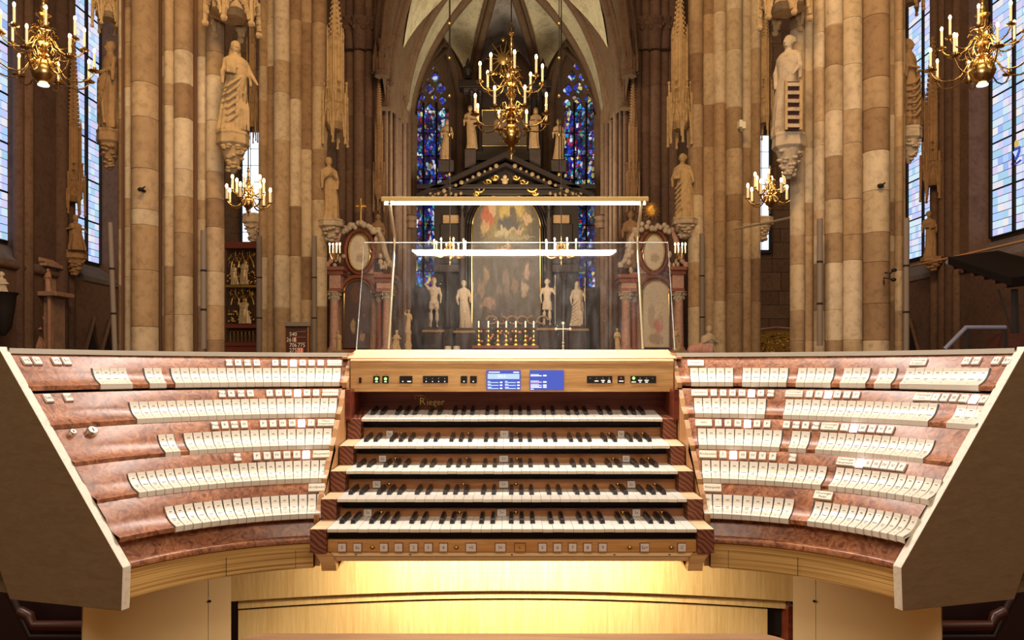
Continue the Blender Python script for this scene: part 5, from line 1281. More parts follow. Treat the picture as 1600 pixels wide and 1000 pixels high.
for sd in (-1, 1):   # rosettes of the two garlands
    for i in range(13):
        t_ = (i+.5)/13; px = 790+sd*(128-t_*118); py = 304-56*t_; k = (.16, .1, .12)[i % 3]
        c = P(px, py+9, YA-.52); MB().ball(c, (k, .08, k), 8, 5).build('rosette', M['rosette'], al)
    for i in range(7): c = P(790+sd*(118-i*8), 302+2*(i % 2), YA-.3); MB().ball(c, (.12, .08, .14), 6, 4).build('rosette', M['rosette'], al)
    mb = MB()            # foliate scrolls over the arch
    for (cx_, cy_, r0) in ((830, 294, 9), (818, 284, 7), (806, 277, 6), (836, 302, 5)):
        pts = []
        for i in range(16): q = .5*i; rr = r0*(1-i/17); pts.append(P(790+sd*(cx_+rr*math.cos(q)-790), cy_+rr*math.sin(q)*.8, YA-.3))
        mb.tube(pts, .075, 5)
    mb.build('foliate_scroll', M['gold'], al)
mb = MB(); c = P(789, 282, YA-.35); mb.ball(c+Vector((0, 0, .25)), .16, 8, 6); mb.ball(c-Vector((0, 0, .1)), (.2, .12, .35), 8, 6); mb.tube([c+Vector((-.25, 0, .1)), c, c+Vector((.25, 0, .1))], .07, 5); mb.build('cherub', M['carve'], al, smooth=60)
# main picture
pict = paint_mat('altar_picture', (.055, .042, .032), [(0, .62, .85, .5, (.17, .13, .06)), (.15, .78, .45, .16, (.34, .25, .08)), (-.55, .66, .22, .26, (.28, .07, .035)), (-.42, .78, .12, .12, (.36, .24, .14)), (-.62, .50, .14, .14, (.30, .2, .1)), (.1, .56, .42, .13, (.055, .05, .06)), (.2, .72, .14, .12, (.08, .06, .05)), (.6, .62, .22, .07, (.34, .23, .13)), (-.1, .44, .30, .06, (.3, .26, .17)), (.3, .46, .3, .045, (.3, .22, .15)),
    (0, .27, .9, .12, (.13, .11, .08)), (.3, .36, .6, .05, (.2, .17, .11)), (-.1, .22, .2, .045, (.40, .23, .14)), (.05, .26, .07, .05, (.42, .26, .16)), (.6, .2, .4, .06, (.10, .10, .095)), (-.6, -.2, .10, .16, (.20, .13, .09)), (-.75, -.38, .14, .14, (.17, .12, .09)), (.0, -.3, .09, .3, (.13, .09, .07)), (.6, -.12, .10, .14, (.28, .17, .12)), (.52, -.4, .09, .16, (.26, .2, .14)), (-.2, -.42, .12, .1, (.12, .09, .08)), (.25, -.35, .1, .16, (.15, .1, .08)), (-.1, -.72, .5, .12, (.05, .03, .03)), (-.55, -.6, .25, .1, (.22, .13, .08))], .16, 2.2)
AP = arch_poly(738, 844, 303, 516, 16)
flat_poly(AP, YA+.35, .06, pict, 'picture', al, 'dark picture with golden clouds and a red-robed figure', local=True)
frame(arch_poly(738, 844, 303, 516, 16, .5), YA+.28, 1.2, M['gold'], 'gilt_frame', al)
for g in (4.5, 8.5): frame(arch_poly(738, 844, 303, 522, 16, g), YA+.3, 2.0, BM, 'moulded_frame', al)
# upper storey
px_box(MB(), 732, 846, 136, 250, YA+.9, YA+1.5, Yr=YA+.9).build('upper_storey', BM, al)
px_box(MB(), 716, 862, 124, 136, YA+.4, YA+1.6, Yr=YA+.4).build('upper_cornice', BM, al, bevel=.06)
px_box(MB(), 724, 854, 136, 143, YA+.6, YA+1.6, Yr=YA+.6).build('upper_architrave', BL, al, bevel=.05)
for px in (737, 750, 828, 841): column(al, px, 143, 235, 7, YA+.7, BM, BM)
for px in (735, 836): px_box(MB(), px-9, px+9, 233, 263, YA-.1, YA+.9, Yr=YA).build('figure_pedestal', BL, al, bevel=.05)
for px in (697, 873): px_box(MB(), px-12, px+12, 250, 268, YA-.1, YA+.9, Yr=YA).build('figure_pedestal', BL, al, bevel=.05)
pic2 = paint_mat('upper_picture', (.05, .035, .025), [(0, .1, .5, .5, (.16, .09, .05)), (-.3, .2, .2, .4, (.22, .12, .07)), (.35, -.1, .25, .4, (.12, .08, .07))], .15)
bx = [(753, 228), (823, 228), (823, 172), (753, 172)]
flat_poly(bx, YA+.8, .05, pic2, 'picture', al, 'small dark upper picture', local=True); frame(bx, YA+.75, 1.2, M['gold'], 'gilt_frame', al)
mb = MB()
for k in range(14): q = PI*2*k/14; c = P(786, 92, YA+.9); L = 1.25 if k % 2 else .9; mb.tube([c+Vector((math.cos(q)*.35, 0, math.sin(q)*.35)), c+Vector((math.cos(q)*L, 0, math.sin(q)*L*1.1))], [.06, .03], 5)
c = P(786, 92, YA+.9); mb.ball(c, (.45, .12, .45), 10, 6); mb.ball(c+Vector((0, 0, 1.35)), .16, 6, 5)
for k in range(10): mb.ball(c+Vector((rnd.uniform(-.8, .8), .05, rnd.uniform(-1.4, .2))), rnd.uniform(.12, .25), 6, 5)
mb.build('gilt_glory', M['brassd'], al, smooth=60)
for px in (731, 848): mb = MB().lathe([(.12, 0), (.25, .1), (.1, .25), (.33, .6), (.3, .85), (.12, 1.0), (.16, 1.1), (.03, 1.5)], P(px, 124, YA+.8), 10); mb.build('urn', BM, al, smooth=50)
# marble figures
ST = M['carve_grey']; SC = M['marble']
for px, y0, y1, pose, arms, seed, lab in ((678, 434, 512, 'nude', 'up', 20, 'marble figure with raised arm, leftmost of the four before the high altar'), (726, 438, 513, 'robe', 'down', 22, 'draped marble figure just left of the large altar painting'),
        (855, 436, 509, 'tunic', 'spear', 24, 'marble soldier with spear just right of the large altar painting'), (902, 440, 510, 'cloak', 'spear', 25, 'dim cloaked marble figure, rightmost of the four before the high altar')):
    statue('marble_statue', lab, px, y0, y1, YA-.4, ST, seed, pose, .15 if px < 790 else -.15, arms=arms, group='figures of the high altar')
    px_box(MB(), px-14, px+14, y1, 603, YA-.95, YA+.15, Yr=YA-.4).build('figure_plinth', BL, al, bevel=.05); px_box(MB(), px-17, px+17, y1+4, y1+8, YA-1.05, YA+.25, Yr=YA-.4).build('plinth_moulding', M['carve_dark'], al, bevel=.04)
for px, y0, y1, seed, lab in ((736, 165, 233, 28, 'carved figure left of the small upper altar picture'), (836, 168, 233, 29, 'carved figure right of the small upper altar picture'), (697, 186, 250, 33, 'robed bishop figure before the left stained window'), (873, 186, 250, 34, 'robed bishop figure before the right stained window')):
    statue('carved_figure', lab, px, y0, y1, YA+.2, M['carve_dark'], seed, 'robe', 0, arms='fold', detail=.8)
# mensa with seven candlesticks
ms = thing('altar_table', 'altar table with dark red front before the high altar', 'altar table', P(790, 575, 48)); px_box(MB(), 738, 842, 540, 545, 47.6, 48.6, Yr=47.6).build('shelf', M['marble_red'], ms, bevel=.03); px_box(MB(), 742, 838, 545, 606, 47.8, 48.5, Yr=47.6).build('block', BL, ms)
CSY = 47.9; s = CSY/F
stick = MB().lathe([(4.2*s, 0), (4.2*s, 1.5*s), (1.6*s, 3.5*s), (3.0*s, 6*s), (3.0*s, 8*s), (1.2*s, 10*s), (2.4*s, 13*s), (1.2*s, 15*s), (1.2*s, 19*s), (2.6*s, 22*s), (1.2*s, 24*s), (3.2*s, 27.5*s), (1.5*s, 28.5*s)], seg=12).mesh('stick', mat('polished_gold', (.85, .66, .18), .25, 1), 60)
cndl = MB().lathe([(1.25*s, 0), (1.25*s, 10*s), (.4*s, 10.4*s)], seg=8).mesh('candle', M['white'])
ordl = ['first from the left', 'second from the left', 'third from the left', 'fourth, in the middle', 'third from the right', 'second from the right', 'last on the right']
for px, w_ in zip((748, 763, 778, 791, 806, 821, 834), ordl):
    c = P(px, 540, CSY); r_ = thing('altar_candlestick', 'golden baluster candlestick with white candle, %s of seven on the altar' % w_, 'candlestick', c, 'seven candlesticks on the altar')
    put('stick', stick, r_, c); put('candle', cndl, r_, c+Vector((0, 0, 28*s)))
for i, px in enumerate((755, 770, 785, 799, 814, 828)):
    c = P(px, 540, CSY+.3); fl = thing('flower_bunch', 'small bunch of leaves and pink roses, %s gap between the golden candlesticks' % ('first', 'second', 'third', 'fourth', 'fifth', 'sixth')[i], 'flowers', c, 'flowers between the candlesticks')
    mb = MB()
    for k in range(34):
        q = Vector((rnd.uniform(-.28, .28), rnd.uniform(-.15, .15), rnd.uniform(.03, .75))); d = Vector((rnd.uniform(-1, 1), rnd.uniform(-1, 1), rnd.uniform(-.3, 1))).normalized()*.10; e = d.cross(Vector((0, 0, 1)))*.5
        a = c+q; mb.add([a, a+d*.5+e, a+d, a+d*.5-e], [(0, 1, 2, 3)])
    o = mb.build('leaves', M['foliage'], fl, recalc=False); o['kind'] = 'stuff'
    for k in range(3): put('rose', MB().ball((0, 0, 0), rnd.uniform(.07, .11), 7, 5).mesh('rose', M['rosef'], 60), fl, c+Vector((rnd.uniform(-.25, .25), -.12, rnd.uniform(.25, .9))))
mb = MB()
for sd in (-1, 1):
    for k in range(3):
        pts = [P(808+sd*(8+16*k+8*math.cos(q)), 500+6*math.sin(q)*(1 if k % 2 else -1), 53.2) for q in [i*.6 for i in range(9)]]; mb.tube(pts, .07, 5)
mb.build('garland_relief', M['carve_dark'], al)
# silver cross
sy = 48.6; cr = thing('standing_cross', 'small silver budded cross standing right of the candlesticks', 'cross', P(880, 548, sy)); mat_s = mat('silver', (.8, .8, .82), .25, 1); mat_s.node_tree.nodes['Principled BSDF'].inputs['Emission Strength'].default_value = 0
mb = MB(); q = lambda x, y: P(x, y, sy)
mb.tube([q(880, 548), q(880, 506)], .035, 6); mb.tube([q(870, 514), q(890, 514)], .035, 6)
for x, y in ((880, 505), (869, 514), (891, 514)):
    for dx, dy in ((0, 0), (1.5, 0), (-1.5, 0), (0, 1.5), (0, -1.5)): mb.ball(q(x+dx, y+dy), .05, 6, 4)
for y in (536, 541): mb.ball(q(880, y), (.09, .09, .07), 8, 5)
mb.build('crucifix', M['white'], cr, smooth=60); MB().lathe([(.4, -q(880, 548).z), (.35, -q(880, 548).z+.3), (.05, -q(880, 548).z+.5), (.05, .3)], q(880, 548), 12).build('foot', M['white'], cr, smooth=40)

# side altars
def side_altar(sd, lab, cx, pic_a, pic_o, top):
    Y = 37; s = Y/F; f = lambda x: cx+sd*(x-1021)     # drawn for the right side, mirrored for the left
    r_ = thing('side_altar', lab, 'altar', P(cx, 575, Y)); MR, MP, CV = M['marble_red'], M['marble_pink'], M['carve_grey']
    g = lambda x0, x1: sorted((f(x0), f(x1)))
    def bxx(name, x0, x1, y0, y1, ya, yb, m, bv=.03):
        a, b = g(x0, x1); return px_box(MB(), a, b, y0, y1, Y+ya, Y+yb, Yr=Y+ya).build(name, m, r_, bevel=bv)
    bxx('back_panel', 985, 1066, 425, 590, .9, 1.3, MP); bxx('predella', 968, 1072, 546, 615.4, -.2, 1.2, MR)
    for x0, x1 in ((966, 1000), (1046, 1074)):
        yy = 432 if x0 < 1000 else 420
        bxx('entablature', x0, x1, yy-4, yy+2, -.5, 1, MR); bxx('entablature', x0+2, x1-2, yy+2, yy+9, -.3, 1, MR); bxx('entablature', x0+5, x1-5, yy+9, 452, -.2, 1, MP); bxx('entablature', x0+4, x1-4, 450, 456, -.3, 1, MR)
    for px in (978, 1061): column(r_, f(px), 456, 548, 15, Y, MP, CV)
    for px in (990,): column(r_, f(px), 458, 548, 10, Y+.5, MR, CV)
    ap = [(f(a), b) for a, b in arch_poly(1003, 1046, 437, 543, 12)]
    flat_poly(ap, Y+.5, .05, pic_a, 'picture', r_, local=True); frame(ap, Y+.42, 1.5, M['gold'], 'gilt_frame', r_)
    frame([(f(a), b) for a, b in arch_poly(1003, 1046, 437, 560, 12, 5)][2:], Y+.45, 3.2, MR, 'marble_arch', r_, close=False)
    ov = [(f(1021.5+17*math.cos(2*PI*i/24)), 394+29*math.sin(2*PI*i/24)) for i in range(24)]
    flat_poly(ov, Y+.3, .05, pic_o, 'oval_picture', r_, local=True); frame(ov, Y+.22, 1.6, M['gold'], 'gilt_frame', r_)
    frame([(f(1021.5+22*math.cos(2*PI*i/24)), 393+34*math.sin(2*PI*i/24)) for i in range(24)], Y+.4, 4, MR, 'oval_surround', r_)
    bxx('oval_backing', 1000, 1044, 380, 428, .6, 1.0, MP)
    for (vx, dr) in ((1058, 1), (984, -1)):          # volutes
        mb = MB(); pts = [P(f(vx-dr*8), 360, Y+.1), P(f(vx-dr*2), 374, Y), P(f(vx+dr*2), 392, Y), P(f(vx+dr*8), 408, Y-.1), P(f(vx+dr*14), 414, Y-.1)]
        mb.tube(pts, [3*s, 4.5*s, 5*s, 4*s, 3*s], 8); 
        for p in (pts[0], pts[-1]): mb.lathe([(4.5*s, -4*s), (4.5*s, 4*s)], (p.x, p.y, p.z), 12)
        mb.build('volute', MP if dr > 0 else CV, r_, smooth=50)
        mb = MB()
        for k in range(9): p = P(f(vx+dr*rnd.uniform(-12, 8)), rnd.uniform(356, 424), Y-.15); mb.ball(p, (rnd.uniform(2, 4)*s, 2*s, rnd.uniform(3, 6)*s), 7, 5)
        mb.build('carved_ornament', CV, r_, smooth=60)
    mb = MB()
    for k in range(16): a = PI*k/15; mb.ball(P(f(1021+rnd.uniform(20, 27)*math.cos(a)), 362-rnd.uniform(4, 16)*math.sin(a), Y), rnd.uniform(3, 5.5)*s, 8, 6)
    mb.build('carved_clouds', CV, r_, smooth=60)
    mb = MB(); c = P(f(1019), 328 if top == 'sun' else 330, Y)
    if top == 'sun':
        for k in range(28): q_ = 2*PI*k/28; L = (15 if k % 2 else 11.5)*s; mb.tube([c+Vector((math.cos(q_)*3*s, 0, math.sin(q_)*3*s)), c+Vector((math.cos(q_)*L, 0, math.sin(q_)*L))], [.7*s, .35*s], 4)
        mb.prism([(c.x-5*s, c.z-3.5*s), (c.x+5*s, c.z-3.5*s), (c.x, c.z+5*s)], c.y-.08, c.y-.02)
    else:
        mb.box(c.x-.9*s, c.x+.9*s, c.y, c.y+.05, c.z-22*s, c.z+20*s); mb.box(c.x-8*s, c.x+8*s, c.y, c.y+.05, c.z+7*s, c.z+9*s)
        for k in range(10): q_ = 2*PI*(k+.5)/10; mb.tube([c+Vector((0, 0, 8*s)), c+Vector((math.cos(q_)*9*s, 0, 8*s+math.sin(q_)*9*s))], [.5*s, .25*s], 4)
    mb.build('gilt_sunburst' if top == 'sun' else 'gilt_cross', M['gold'], r_)
    return r_
cream = paint_mat('pale_relief_picture', (.66, .58, .45), [(-.2, .5, .5, .4, (.6, .55, .45)), (.2, -.35, .4, .28, (.55, .22, .17)), (.35, -.15, .2, .2, (.55, .42, .32)), (-.3, -.1, .3, .5, (.48, .42, .33)), (0, -.75, .7, .2, (.42, .33, .24))], .2, 1.6)
creamo = paint_mat('pale_oval_picture', (.72, .64, .50), [(.1, -.3, .5, .3, (.48, .4, .28)), (-.2, .3, .4, .3, (.62, .57, .45))], .2, 1.2)
darkp = paint_mat('dark_side_picture', (.085, .05, .055), [(-.3, -.35, .22, .28, (.36, .28, .16)), (.35, -.7, .22, .2, (.4, .26, .15)), (-.1, .6, .5, .3, (.13, .07, .05)), (.5, .2, .25, .3, (.12, .07, .06))], .18, 1.3)
side_altar(1, 'pink marble side altar with pale pictures and gilt sunburst at the right', 1021, cream, creamo, 'sun')
side_altar(-1, 'pink marble side altar with dark arched picture and gilt cross at the left', 562, darkp, creamo, 'cross')
for px, y0, y1, Y, pose, arms, seed, lab, kw in (
        (529, 517, 550, 34, 'robe', 'fold', 40, 'small pale angel standing at the left foot of the left side altar', {}),
        (619, 515, 549, 34, 'kneel', 'fold', 41, 'small seated pale figure right of the left side altar', {}),
        (638, 484, 548, 34, 'robe', 'up', 43, 'small ivory figure raised on a tall pedestal left of the high altar', dict(plinth=.85)),
        (965, 513, 548, 34, 'robe', 'fold', 44, 'small pale draped figure left of the right side altar', {}),
        (1057, 511, 548, 34, 'cloak', 'book', 46, 'small pale angel standing at the right foot of the right side altar', {}),
        (1107, 508, 572, 22, 'kneel', 'pray', 47, 'bald kneeling stone figure below the slimmer right pier', dict(wide=1.25))):
    statue('small_statue', lab, px, y0, y1, Y, M['carve'] if Y == 34 else M['carve_grey'], seed, pose, .5 if px == 1106 else 0, arms=arms, **kw)
for px, w_, lab in ((529, 26, 'stone step carrying the small angel of the left side altar'), (619, 22, 'stone step carrying the seated pale figure'), (638, 20, 'stone step under the ivory figure on the tall pedestal'), (965, 22, 'stone step carrying the small draped figure'), (1057, 26, 'stone step carrying the small angel of the right side altar')):
    o = px_box(MB(), px-w_/2, px+w_/2, 548, 575+H*F/34, 33.4, 34.6, Yr=34).build('stone_step', M['carve_dark'], None, bevel=.03); tag(o, lab, 'step')
o = px_box(MB(), 1090, 1126, 571, 575+H*F/22, 21.5, 22.5, Yr=22).build('stone_step', M['carve_dark'], None, bevel=.03); tag(o, 'stone block under the bald kneeling figure', 'step')
o = MB(); c = P(1094, 545, 21.4)
for i in range(7): o.ball((c.x+(-.26+.09*i), c.y, c.z-.02*abs(i-3)+.02*(i % 2)), (.11, .14, .16), 8, 6)
o = o.build('pink_cushion', M['pinkcloth'], None, smooth=60); rm = o.modifiers.new('r', 'REMESH'); rm.voxel_size = .03; rm.use_smooth_shade = True; tag(o, 'pink cloth bundle before the bald kneeling figure', 'cloth')
o = px_box(MB(), 1079, 1106, 553, 575+H*F/21.4, 21.1, 21.49, Yr=21.4).build('stone_step', M['carve_dark'], None, bevel=.03); tag(o, 'low stone block under the pink cloth bundle', 'step')

# gilded winged altar in the left gap
wa = thing('winged_altar', 'gilded carved gothic altar shrine in the gap left of the slimmer pier', 'altar', P(378, 548, 44)); Y = 44; s = Y/F
px_box(MB(), 350, 404, 388, 600, Y+.5, Y+1.0, Yr=Y).build('shrine_back', mat('shrine_dark', (.08, .035, .015), .6), wa)
for y0, y1, m_ in ((379, 389, M['redpaint']), (507, 513, M['redpaint']), (535, 541, M['redpaint']), (446, 450, M['gold'])): px_box(MB(), 350, 404, y0, y1, Y-.3, Y+.6, Yr=Y).build('shrine_beam', m_, wa, bevel=.02)
px_box(MB(), 350, 404, 541, 609, Y-.2, Y+.6, Yr=Y).build('predella', M['redpaint'], wa)
for i in range(7): px = 360+6*i; frame(arch_poly(px, px+5, 516, 534, 6), Y-.1, .5, M['gold'], 'gilt_arcade', wa, seg=4)
for j, (ya, yb) in enumerate(((392, 446), (450, 507))):
    mb = MB()
    for i in range(5): px = 358+9*i; yy = ya+(8 if i % 2 else 15)
    for i in range(60): mb.ball(P(rnd.uniform(356, 400), ya+abs(rnd.gauss(0, 9))+3, Y-.05), (rnd.uniform(.4, 1.1)*s, .05, rnd.uniform(.8, 2.4)*s), 5, 4)
    for px in (368, 379, 390): mb.tube([P(px-7, ya+26, Y-.1), P(px-5, ya+17, Y-.1), P(px, ya+9, Y-.15), P(px+5, ya+17, Y-.1), P(px+7, ya+26, Y-.1)], .9*s, 5); mb.tube([P(px, ya+10, Y-.1), P(px, ya, Y-.1)], [.8*s, .3*s], 4)
    mb.build('gilt_tracery', M['gold'], wa)
    for k, px in enumerate((382, 366) if j == 0 else (382,)):
        statue('carved_saint', 'gilded carved figure', px, ya+(14 if k == 0 else 20)+(0 if j == 0 else 2), yb-1, Y, mat('gilt_cream_%d%d' % (j, k), (.75, .60, .36), .4, .3), 50+j+k, 'cloak', 0, arms='fold', parent=wa, detail=.7, wide=1.5 if j else 1.2)
    mb = MB()
    for i in range(40): mb.ball(P(rnd.uniform(356, 400), rnd.uniform(yb-22, yb-2), Y+.25), rnd.uniform(1, 2.6)*s, 6, 4)
    mb.build('carved_relief', M['gold'], wa, smooth=60)
# gilded chest front in the right gap
gc = thing('gilded_altar_front', 'low gilded altar front with curved marble top in the right gap', 'altar', P(1213, 548, 44))
px_box(MB(), 1180, 1245, 516, 608.5, Y+.2, Y+.9, Yr=Y).build('front', mat('old_gold', (.42, .26, .06), .45, .6), gc)
pts = [P(x, y, Y) for x, y in ((1180, 517), (1192, 514), (1213, 511.5), (1232, 513), (1246, 514))]; MB().tube(pts, 1.7*s, 6).build('top_moulding', M['marble_pink'], gc, smooth=60)
mb = MB()
for i in range(150): mb.ball(P(rnd.uniform(1186, 1242), rnd.uniform(520, 550), Y+.18), (rnd.uniform(.8, 2.2)*s, .06, rnd.uniform(.6, 1.6)*s), 5, 4, 0 if rnd.random() < .7 else 1)
mb.build('carved_relief', [M['gold'], M['board']], gc, smooth=60)

# monument on the left aisle wall
mo = thing('wall_monument', 'pinkish marble wall monument with niches on the left aisle wall', 'monument', P(58, 575, 26)); Y = 26; s = Y/F; MPk = M['marble_pink']; MP2 = stone('dusty_marble', [(.42, .28, .22)])
for (nm, x0, x1, y0, y1, ya, yb) in (('base_block', 26, 84, 545, 700, 0, 1.0), ('middle_block', 30, 82, 462, 545, .25, 1.0), ('cornice', 26, 88, 455, 462, -.1, 1.0), ('upper_block', 40, 70, 415, 455, .3, 1.0), ('upper_cornice', 34, 72, 409, 415, 0, 1.0)):
    px_box(MB(), x0, x1, y0, y1, Y+ya, Y+yb, Yr=Y+ya).build(nm, MP2, mo, bevel=.02)
MB().prism([(P(36, 0, Y).x, P(0, 409, Y).z), (P(72, 0, Y).x, P(0, 409, Y).z), (P(55, 0, Y).x, P(0, 397, Y).z)], Y-.05, Y+.8).build('gable', MP2, mo, bevel=.02)
for px in (31, 77): MB().lathe([(3.2*s, 0), (3*s, 80*s)], P(px, 545, Y+.1), 10).build('column_shaft', MPk, mo, smooth=50)
for px in (31, 77): mb = MB(); c = P(px, 468, Y+.1); mb.lathe([(3*s, 0), (4.5*s, 5*s), (4.8*s, 6*s)], c, 8); mb.build('capital', MP2, mo)
flat_poly(arch_poly(44, 68, 490, 545), Y+.22, .02, M['iron'], 'niche', mo); frame(arch_poly(43, 69, 489, 545), Y+.2, 1, MPk, 'niche_frame', mo)
statue('monument_figure', 'seated figure in niche', 55, 492, 545, Y+.05, MPk, 61, 'kneel', 0, arms='fold', parent=mo, detail=.7)
for px in (37, 75): statue('monument_figure', 'small flanking figure', px, 420, 456, Y+.1, MPk, 62+px, 'robe', 0, arms='fold', parent=mo, detail=.6)
statue('white_statue', 'small whitish statue crowning the wall monument at left', 57, 362, 397, Y+.2, M['marble'], 63, 'robe', 0, arms='up')
statue('marble_bust', 'dark marble bust cut by the left edge of the picture', 3, 424, 470, 23, M['marble'], 66, 'kneel', .3, arms='fold')
o = MB().lathe([(.05, 0), (.22, .25), (.3, .8), (.34, 1.2), (.42, 1.3)], P(5, 525, 23), 12).build('bust_console', M['iron'], None, smooth=40); tag(o, 'dark console carrying the marble bust at the left edge', 'console')

# ------------------------------------------------------------------ fittings
def pipe(lab, px, y0, y1, w_, Y, top=0):
    a, b = P(px, y1, Y), P(px+top, y0, Y); r_ = w_/2*Y/F; root = thing('loudspeaker_column', lab, 'speaker', a)
    MB().tube([(a.x, Y, a.z), (b.x, Y, b.z)], r_, 10).build('column', M['pipe'], root, smooth=50)
    zz = [a.z+(b.z-a.z)*t_ for t_ in (.33, .66)]
    for z, t_ in zip(zz, (.33, .66)): MB().lathe([(r_*1.06, -.02), (r_*1.06, .02)], (a.x+(b.x-a.x)*t_, Y, z), 10).build('joint_ring', M['iron'], root)
pipe('grey speaker column on the right flank of the left broad pier', 318, 360, 545, 9, 15.55)
pipe('grey speaker column on the left edge of the left broad pier', 180, 348, 560, 8, 15.5, -8)
pipe('grey speaker column on the left of the slimmer left pier', 405, 369, 560, 9, 24.4)
pipe('grey speaker column on the right of the slimmer left pier', 491, 369, 560, 8, 24.4)
pipe('grey speaker column on the left of the slimmer right pier', 1097, 365, 560, 8, 24.4)
pipe('grey speaker column on the left flank of the right broad pier', 1281, 342, 540, 9, 15.5)
pipe('grey speaker column on the right edge of the right broad pier', 1416, 341, 560, 9, 15.5)
hb = thing('hymn_board', 'dark wooden hymn board with white and red numerals and a grey top rail', 'hymn board', P(466, 552, 21)); Y = 21; s = Y/F
MB().box(P(462, 0, Y).x, P(468, 0, Y).x, Y+.02, Y+.1, 0, P(0, 560, Y).z).build('post', M['rail'], hb); px_box(MB(), 446, 484, 508, 570, Y, Y+.08, Yr=Y).build('board', M['board'], hb, bevel=.01)
px_box(MB(), 446, 486, 503, 510, Y-.08, Y+.1, Yr=Y).build('top_rail', M['pipe'], hb, bevel=.01)
for a, b in ((445.5, 447), (481, 483)): px_box(MB(), a, b, 509, 570, Y-.04, Y+.05, Yr=Y).build('side_strip', M['rail'], hb)
for y in (518, 526.5, 535): px_box(MB(), 464, 478, y, y+1, Y-.03, Y, Yr=Y).build('slot_strip', M['rail'], hb)
def digits(st, px, py, m, d=-.02):
    mb = MB(); c = P(px, py, Y+d); mb.text(st, 9.2*s, lambda x, y: (c.x+x*.86, Y+d, c.z+y), 0); o = mb.build('number_card', m, hb)
for st, px, py, m in (('540', 458, 522.5, 'white'), ('261', 453.5, 531, 'white'), ('706', 458, 539.5, 'white'), ('775', 471, 539.5, 'white'), ('275', 458, 547.5, 'white')): digits(st, px, py, M[m])
for px, py, w_, st in ((461, 531, 4.2, '8'), (469, 547.5, 10, '33')): px_box(MB(), px-w_/2, px+w_/2, py-4, py+4, Y-.02, Y, Yr=Y).build('number_card', M['redcard'], hb, label='red card'); digits(st, px, py, M['white'], -.025)
# small dark fixings on the piers
for px, py, Y, lab in ((220, 296, 15.5, 'small dark bracket high on the left broad pier'), (1376, 290, 15.5, 'small dark bracket high on the right broad pier')):
    c = P(px, py, Y); r_ = thing('iron_bracket', lab, 'bracket', c); MB().tube([c, c+Vector((0, .4, 0))], .03, 6).build('pin', M['iron'], r_); MB().ball(c, (.07, .05, .045), 8, 5).build('head', M['iron'], r_); MB().tube([c, c+Vector((.09, 0, .06))], .015, 5).build('hook', M['iron'], r_)
c = P(1384, 436, 15.4); r_ = thing('microphone_pair', 'pair of small black microphones on an arm at the right broad pier', 'microphones', c)
MB().tube([P(1381, 444, 15.4), P(1381, 434, 15.4), P(1397, 437, 15.3)], .018, 6).build('arm', M['iron'], r_); MB().tube([P(1390, 436, 15.35), P(1390, 427, 15.35), P(1382, 426, 15.4)], .018, 6).build('arm', M['iron'], r_)
for px, py in ((1396, 437), (1397, 422)): MB().ball(P(px, py, 15.3), (.06, .04, .04), 8, 6).build('microphone', M['black'], r_)
MB().tube([P(1390, 428, 15.35), P(1397, 422, 15.3)], .015, 5).build('arm', M['iron'], r_); MB().tube([P(1381, 440, 15.4), P(1381, 440, 15.9)], .02, 5).build('wall_pin', M['iron'], r_)
# paper sheets on the slimmer right pier
c = P(1161, 193, 24.3); r_ = thing('paper_sheet', 'two small pale papers fixed to the slimmer right pier', 'paper', c)
for dx in (0, 5): a = P(1158+dx, 192+dx*.5, 24.25); MB().box(a.x-.05, a.x+.05, 24.25, 24.7, a.z-.12, a.z+.1).build('sheet', M['white'], r_)
# cable or rail across the right aisle
o = MB().tube([P(1424, 416, 16.2), P(1500, 399.5, 14), P(1606, 375, 12)], .022, 6).build('wall_rail', M['edge'], None, smooth=60); tag(o, 'thin pale rail running diagonally across the right aisle wall', 'rail')
o = MB().tube([P(1148, 358, 24.3), P(1200, 348, 20), P(1236, 340, 16.3)], .03, 6).build('tie_rod', M['greyrail'], None, smooth=60); tag(o, 'thin pale rod spanning the right gap below the small chandelier', 'rod')
# sounding-board-like dark canopy and its stair rail, right
dc = thing('dark_canopy', 'dark slatted canopy roof with a blue-grey front edge at the far right', 'canopy', P(1560, 450, 12)); Y = 12
A1, A2, A3, A4 = P(1480, 412, 13), P(1600, 430, 10.4), P(1640, 452, 9.6), P(1552, 396, 14.5)
B1 = P(1552, 398, 14.5); q1, q2, q3, q4 = P(1481, 413, 12.5), P(1580, 447, 11), P(1680, 436, 11.6), P(1560, 402, 13.5)
up = Vector((0, 0, .12)); mb = MB(); vs = [q1, q2, q3, q4]; mb.add(vs+[v+up for v in vs], [(0, 1, 2, 3), (7, 6, 5, 4), (0, 4, 5, 1), (1, 5, 6, 2), (2, 6, 7, 3), (3, 7, 4, 0)]); mb.build('roof_panel', M['soot'], dc)
mb = MB(); mb.tube([q1+up*.3, q4+up*.3], .045, 4); mb.build('front_edge', M['steel'], dc)
for i in range(6): t_ = (i+.5)/6; a, b = q1.lerp(q2, t_)-up*.3, q4.lerp(q3, t_)-up*.3; MB().tube([a, b], .025, 5).build('slat', M['board'], dc)
MB().tube([P(1585, 452, 11.2), P(1588, 545, 11.2)], .05, 6).build('post', M['iron'], dc); MB().tube([P(1560, 452, 11.4), P(1586, 530, 11.2)], .015, 5).build('brace', M['iron'], dc)
hr = thing('stair_railing', 'dark metal stair railing rising behind the right stop jamb', 'railing', P(1500, 545, 11)); 
MB().tube([P(1476, 546, 11), P(1509, 512, 11), P(1571, 512, 11)], .035, 8).build('handrail', M['steel'], hr, smooth=50)
for px in (1511, 1570): MB().tube([P(px, 512, 11), P(px, 575+H*F/11, 11)], .03, 6).build('post', M['iron'], hr)
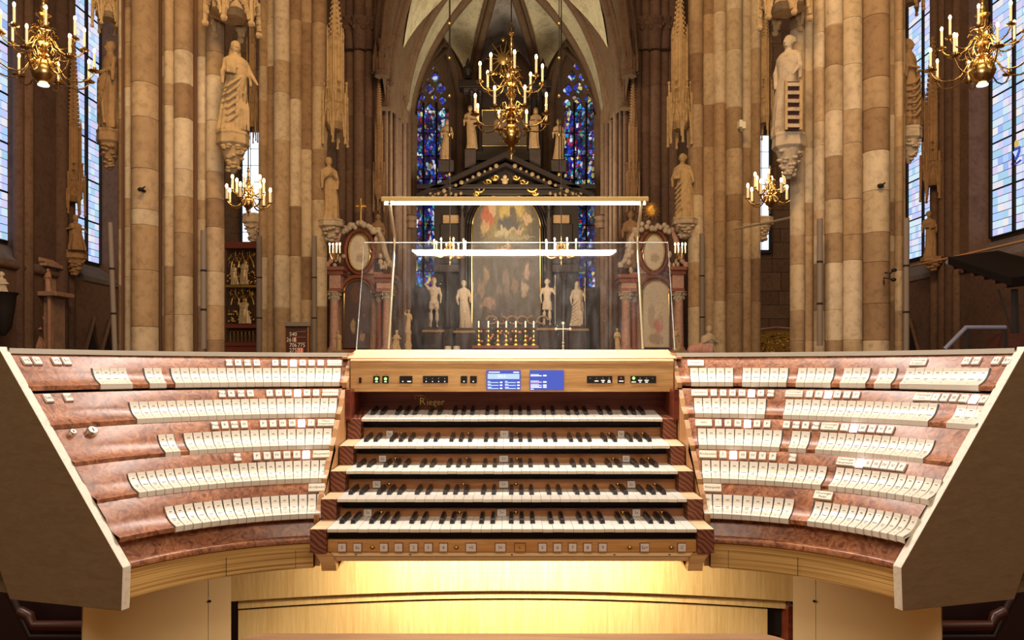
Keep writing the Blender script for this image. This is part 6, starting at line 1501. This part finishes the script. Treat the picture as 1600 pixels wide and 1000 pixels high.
MB().tube([P(1480, 546, 11), P(1480, 575+H*F/11, 11)], .03, 6).build('post', M['iron'], hr)
px_box(MB(), 1569, 1640, 521, 545, 11, 11.4, Yr=11).build('side_panel', M['board'], hr)
# dark stalls behind the console ends
for sd, lab in ((-1, 'dark red-brown stall front with a moulded rail behind the left end'), (1, 'dark red-brown stall front with a moulded rail behind the right end')):
    st = thing('stall_front', lab, 'stall', (sd*1.85, 2.75, 0)); Y = 2.7
    a, b = sorted((sd*.95, sd*3.0)); MB().box(a, b, Y+.05, Y+.12, 0, H-.42).build('panel', M['darkred'], st)
    pts = [P(800+sd*770, 955, Y), P(800+sd*755, 962, Y), P(800+sd*747, 978, Y), P(800+sd*600, 978, Y)]; MB().tube(pts, .02, 8).build('moulding', M['darkrail'], st, smooth=50)
    pts = [P(800+sd*800, 900, Y), P(800+sd*778, 940, Y), P(800+sd*752, 995, Y), P(800+sd*600, 995, Y)]; MB().tube(pts, .014, 8).build('moulding', M['darkred'], st, smooth=50)
    MB().box(a, b, Y+.02, Y+.16, H-.44, H-.40).build('top_rail', M['darkred'], st, bevel=.005)
slab('trim_1', -2.6, 2.6, .2, 2.6, 0, .02, M['carpet'], 'dark red carpet under the organ console')

# painted coat of arms in the right-hand window
W3 = bpy.data.objects['window_3']; ca = Vector((16.70, 25.42, H+(575-238)*25.42/F))
sh = [(-.2, .16), (.2, .16), (.2, -.02), (.1, -.2), (0, -.27), (-.1, -.2), (-.2, -.02)]
def emblem(pts, m, x, name): MB().prism([(ca.y+a_, ca.z+b_) for a_, b_ in pts], x, x-.02, 'x').build(name, m, W3)
emb = mat('blue_shield_glass', (.02, .03, .2), .5, emit=(.04, .08, .42), es=1, sample=False); emy = mat('yellow_shield_glass', (.3, .2, .02), .5, emit=(.55, .42, .10), es=1, sample=False)
emblem(sh, emb, 16.70, 'painted_shield'); emblem([(-.13, .05), (.13, .05), (0, -.15)], M['screenl'], 16.675, 'painted_shield')
emblem([(-.12, .18), (.12, .18), (.13, .3), (0, .42), (-.13, .3)], emy, 16.70, 'painted_mitre')
emblem([(-.28, -.33), (-.2, -.29), (0, -.35), (.2, -.29), (.28, -.33), (.2, -.37), (0, -.41), (-.2, -.37)], emb, 16.70, 'painted_scroll')
